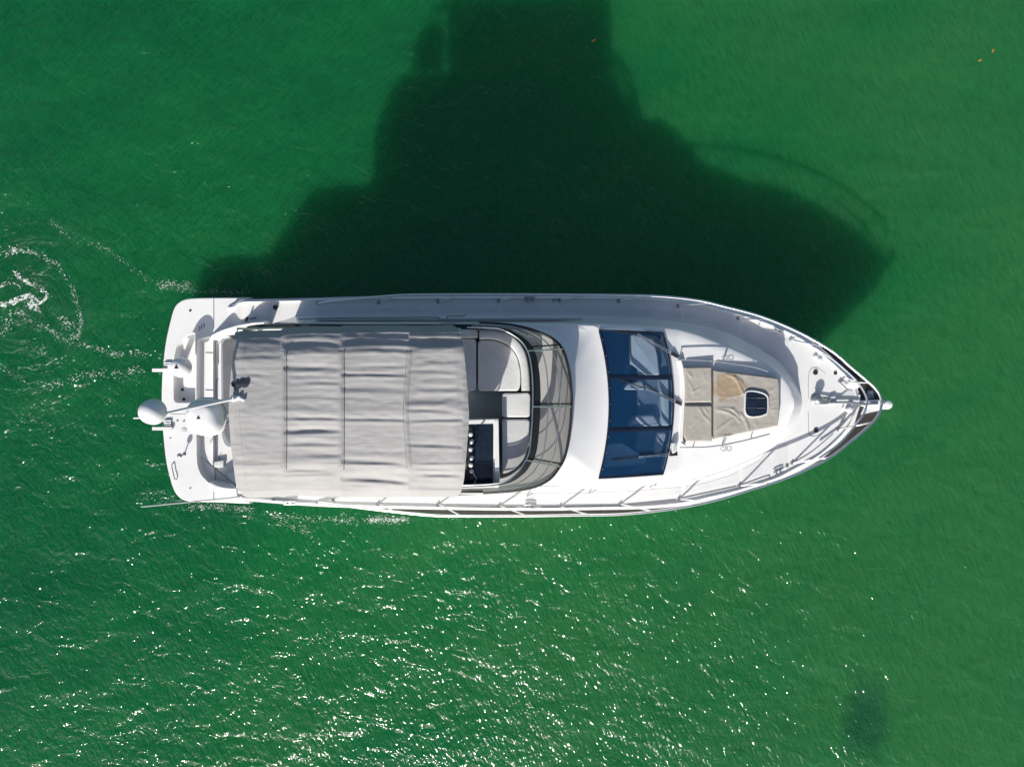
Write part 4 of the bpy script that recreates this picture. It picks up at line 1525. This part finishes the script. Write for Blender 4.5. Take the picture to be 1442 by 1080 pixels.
# ------------------------------------------------------------------ bow gear
zb = zd(7.4) + 0.015
g = MB()
g.lathe([(0.115, 0), (0.115, 0.03), (0.075, 0.05), (0.06, 0.12), (0.095, 0.16), (0.10, 0.22), (0.07, 0.25), (0.03, 0.26)], P(1147.8, 562.2, zb), 22)
wl = g.build("windlass", M['dull_steel'], YACHT)
g = MB()
g.bar(P(1150, 566, zb), P(1166, 566, zb), 0.10, 0.05)
g.build("windlass_foot", M['dull_steel'], wl)
g = MB()
for k in range(11):
    p = P(1154.5 + k * 1.35, 561.0 + 0.15 * k, zb + 0.08)
    r = 0.02
    if k % 2:
        ring_ = [p + Vector((0.026 * math.cos(a), r * math.sin(a), 0)) for a in [j * math.pi / 4 for j in range(8)]]
    else:
        ring_ = [p + Vector((0.026 * math.cos(a), 0, r * math.sin(a))) for a in [j * math.pi / 4 for j in range(8)]]
    g.tube(ring_, 0.007, 5, closed=True)
g.build("anchor_chain", M['dull_steel'], wl)
g = MB()
g.prism([P(x, y, zb) for x, y in ((1172, 566.5), (1191, 550), (1204, 549.5), (1208, 562), (1208, 567), (1190, 568.5))], zb, zb + 0.05, 0.015)
g.prism([P(x, y, zb) for x, y in ((1167, 559), (1174, 556.5), (1176, 566), (1167, 567.5))], zb, zb + 0.09, 0.02)
g.build("chain_chute", M['deck_grey'], YACHT)
# bow roller platform, anchor, tip
g = MB()
g.prism(rounded([P(x, y, zb) for x, y in ((1208, 564), (1232, 562.5), (1246, 563.5), (1252, 568), (1251.5, 572), (1247, 576), (1238, 577), (1208, 571))], 0.05), zb - 0.02, zb + 0.04, 0.02)
pul = g.build("bow_roller", M['gelcoat'], YACHT)
MB().lathe([(0.02, 0), (0.09, 0.02), (0.11, 0.09), (0.09, 0.15), (0.03, 0.18)], P(1246.8, 569.8, zb + 0.02), 20).build("navigation_light", M['dome'], pul)
g = MB()
g.tube([P(1165, 566.8, zb + 0.12), P(1195, 566.6, zb + 0.12), P(1213, 569, zb + 0.13), P(1236, 568.2, zb + 0.06)], 0.026, 8)
anchor = g.build("anchor", M['dull_steel'], YACHT)
g = MB()
g.prism([P(x, y, zb) for x, y in ((1212, 584), (1221, 566), (1232, 564), (1240.5, 568.5), (1239.5, 578), (1217, 583))], zb - 0.05, zb - 0.015, 0.012)
g.build("anchor_fluke", M['deck_grey'], anchor)
g = MB()
g.prism([P(x, y, zb) for x, y in ((1221, 562), (1223, 549.5), (1230, 550), (1232, 561))], zb - 0.05, zb - 0.02, 0.01)
g.build("anchor_fluke", M['dull_steel'], anchor)
g = MB()
g.prism(rounded([P(x, y, zb) for x, y in ((1191, 541), (1195.5, 533.5), (1202, 535), (1210, 541.5), (1207, 546), (1198, 548.5))], 0.06), zb, zb + 0.12, 0.03)
for x, y in ((1197, 534.5),):
    g.lathe([(0.045, 0), (0.045, 0.17), (0.03, 0.19)], P(x, y, zb), 14)
g.build("bow_chock", M['dome'], YACHT)
g = MB()
g.lathe([(0.07, 0), (0.06, 0.02), (0.055, 0.10), (0.075, 0.13), (0.06, 0.17), (0.03, 0.18)], P(1192.5, 577, zb), 16)
g.build("bollard", M['dome'], YACHT)
g = MB()
for a, c in (((1182, 537.5), (1193, 548)), ((1186, 577), (1189, 574)), ((1183, 601), (1191, 584))):  # the lowest bar is a stanchion's short deck shadow, built as a tube
    g.tube([P(*a, zb + 0.05), P(*c, zb + 0.09)], 0.015, 6)
g.build("mooring_or_shadow_bar", M['dull_steel'], YACHT)

# ------------------------------------------------------------------ ragged dark patch on the canopy
rg = random.Random(4)
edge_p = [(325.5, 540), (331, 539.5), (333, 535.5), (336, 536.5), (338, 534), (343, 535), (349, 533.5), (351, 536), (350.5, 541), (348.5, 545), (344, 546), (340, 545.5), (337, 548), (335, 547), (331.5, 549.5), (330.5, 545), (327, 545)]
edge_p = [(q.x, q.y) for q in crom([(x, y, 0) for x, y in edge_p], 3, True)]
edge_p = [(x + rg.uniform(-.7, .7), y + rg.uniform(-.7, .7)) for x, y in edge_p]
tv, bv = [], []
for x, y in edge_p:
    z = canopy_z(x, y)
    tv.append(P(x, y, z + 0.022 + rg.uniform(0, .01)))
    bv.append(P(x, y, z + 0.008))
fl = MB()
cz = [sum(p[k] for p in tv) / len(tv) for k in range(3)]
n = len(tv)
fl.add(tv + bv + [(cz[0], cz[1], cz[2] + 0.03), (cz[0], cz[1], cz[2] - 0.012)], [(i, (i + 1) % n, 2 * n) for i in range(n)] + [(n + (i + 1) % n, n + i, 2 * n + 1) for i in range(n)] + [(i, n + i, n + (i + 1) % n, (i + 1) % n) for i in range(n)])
tag(fl.build("dark_patch", M['navy_patch'], None, 20), "small ragged dark navy patch on the aft edge of the grey canopy", "dark_patch")

# ------------------------------------------------------------------ foam, a drifting leaf and brown specks
fo = MB()
rf = random.Random(11)


def fleck(px, py, L, W, ang):
    c = P(px, py, 0.0)
    s = CAM_H / FPX
    n = rf.randint(6, 9)
    vs = []
    for k in range(n):
        a = 2 * math.pi * k / n
        rr_ = rf.uniform(0.55, 1.2)
        x, y = L * s * math.cos(a) * rr_, W * s * math.sin(a) * rr_
        vs.append((c.x + x * math.cos(ang) - y * math.sin(ang), c.y + x * math.sin(ang) + y * math.cos(ang), 0.004))
    vs.append((c.x, c.y, 0.022))
    fo.add(vs, [(k, (k + 1) % n, n) for k in range(n)])


def trail(pts, spread, count, smin=0.4, smax=1.6, clump=0.5):
    count, smin, smax = int(count * 2.0), smin * 0.62, smax * 0.8
    line = resample(crom([(x, y, 0) for x, y in pts], 10), 160)
    cl = [rf.random() for _ in range(max(2, int(len(pts) * 2.5)))]
    for _ in range(count):
        t = rf.choice(cl) + rf.gauss(0, 0.03) if rf.random() < clump else rf.random()
        i = int(min(0.999, max(0, t)) * 158)
        p, q = line[i], line[i + 1]
        ang = math.atan2(-(q.y - p.y), q.x - p.x) + rf.gauss(0, 0.35)
        sz = smin + (smax - smin) * rf.random() ** 2.4
        fleck(p.x + rf.gauss(0, spread), p.y + rf.gauss(0, spread), sz * rf.uniform(1.0, 2.6), sz * rf.uniform(0.4, 0.8), ang)


# wake swirl at the left
trail([(0, 430), (14, 425), (30, 420), (42, 417), (50, 423), (44, 431), (38, 424)], 2.2, 150, 0.4, 2.2)
trail([(20, 385), (38, 397), (54, 405), (64, 411), (66, 419), (58, 425), (50, 434), (58, 440)], 1.8, 110, 0.4, 2.0)
trail([(0, 403), (18, 399), (30, 404)], 1.5, 30)
trail([(0, 360), (25, 352), (48, 357), (70, 367), (84, 375), (92, 389), (100, 402), (106, 420), (112, 440), (113, 458), (108, 474), (96, 472)], 2.4, 210, 0.3, 1.3)
trail([(0, 452), (25, 440), (45, 452), (66, 462), (84, 474), (105, 484), (130, 488), (155, 498), (185, 497), (228, 500)], 2.6, 190, 0.3, 1.3)
trail([(74, 312), (92, 328), (118, 340), (150, 352), (180, 372), (205, 390), (222, 398)], 2.6, 90, 0.3, 0.9)
trail([(8, 520), (40, 538), (52, 556)], 3, 40, 0.3, 1.0)
trail([(60, 545), (90, 538), (120, 528), (160, 526), (205, 520)], 3.2, 110, 0.3, 1.1)
trail([(85, 450), (96, 455), (104, 462)], 5, 50, 0.3, 1.2)
trail([(195, 535), (160, 530)], 4, 20, 0.3, 0.8)
trail([(10, 600), (40, 590), (80, 605)], 5, 40, 0.3, 0.9)
trail([(0, 470), (16, 452)], 3, 30, .3, 1)
# along the hull
trail([(222, 404), (240, 402), (262, 404), (280, 408)], 4.0, 150, 0.25, 0.8, 0.2)
trail([(285, 411), (310, 411), (330, 413), (352, 412)], 2.6, 110, 0.25, 0.8, 0.2)
trail([(206, 655), (235, 653)], 1.8, 30, 0.3, .9)
trail([(196, 690), (215, 700), (240, 703), (262, 712)], 6, 110, 0.25, 1.0, 0.2)
trail([(262, 712), (300, 713), (330, 716), (356, 717)], 3.2, 220, 0.25, 1.1, 0.3)
trail([(385, 726), (430, 730), (480, 731), (530, 733), (578, 732)], 3.2, 230, 0.25, 1.1, 0.3)
trail([(520, 730), (552, 732), (574, 730)], 2.6, 170, 0.3, 1.4, 0.3)
trail([(395, 735), (425, 745), (445, 755)], 4, 70, 0.25, 1.0)
tag(fo.build("foam", M['foam'], None, 20), "thin white foam flecks of the wake around the stern", "foam", kind='stuff')

speck_spots = [((836, 58), 35, "yellow-brown leaf afloat in the yacht's dark shadow near the top edge"),
              ((1398, 72), 70, "tiny brown speck on the water near the upper right corner"),
              ((1380, 86), 20, "tiny brown speck on the water below and left of another in the upper right corner")]
for (x, y), a, lab in speck_spots:
    c = P(x, y, 0.012)
    g = MB()
    vs = []
    for k in range(10):
        t = 2 * math.pi * k / 10
        lx, ly = 0.06 * math.cos(t) * (0.9 if x > 900 else 1.2), 0.026 * math.sin(t)
        vs.append((c.x + lx * math.cos(R(a)) - ly * math.sin(R(a)), c.y + lx * math.sin(R(a)) + ly * math.cos(R(a)), 0.012 + 0.012 * abs(math.sin(t))))
    vs.append((c.x, c.y, 0.008))
    g.add(vs, [(k, (k + 1) % 10, 10) for k in range(10)])
    tag(g.build("leaf_or_speck", M['leaf']), lab, "leaf", "leaf and brown specks on the water")
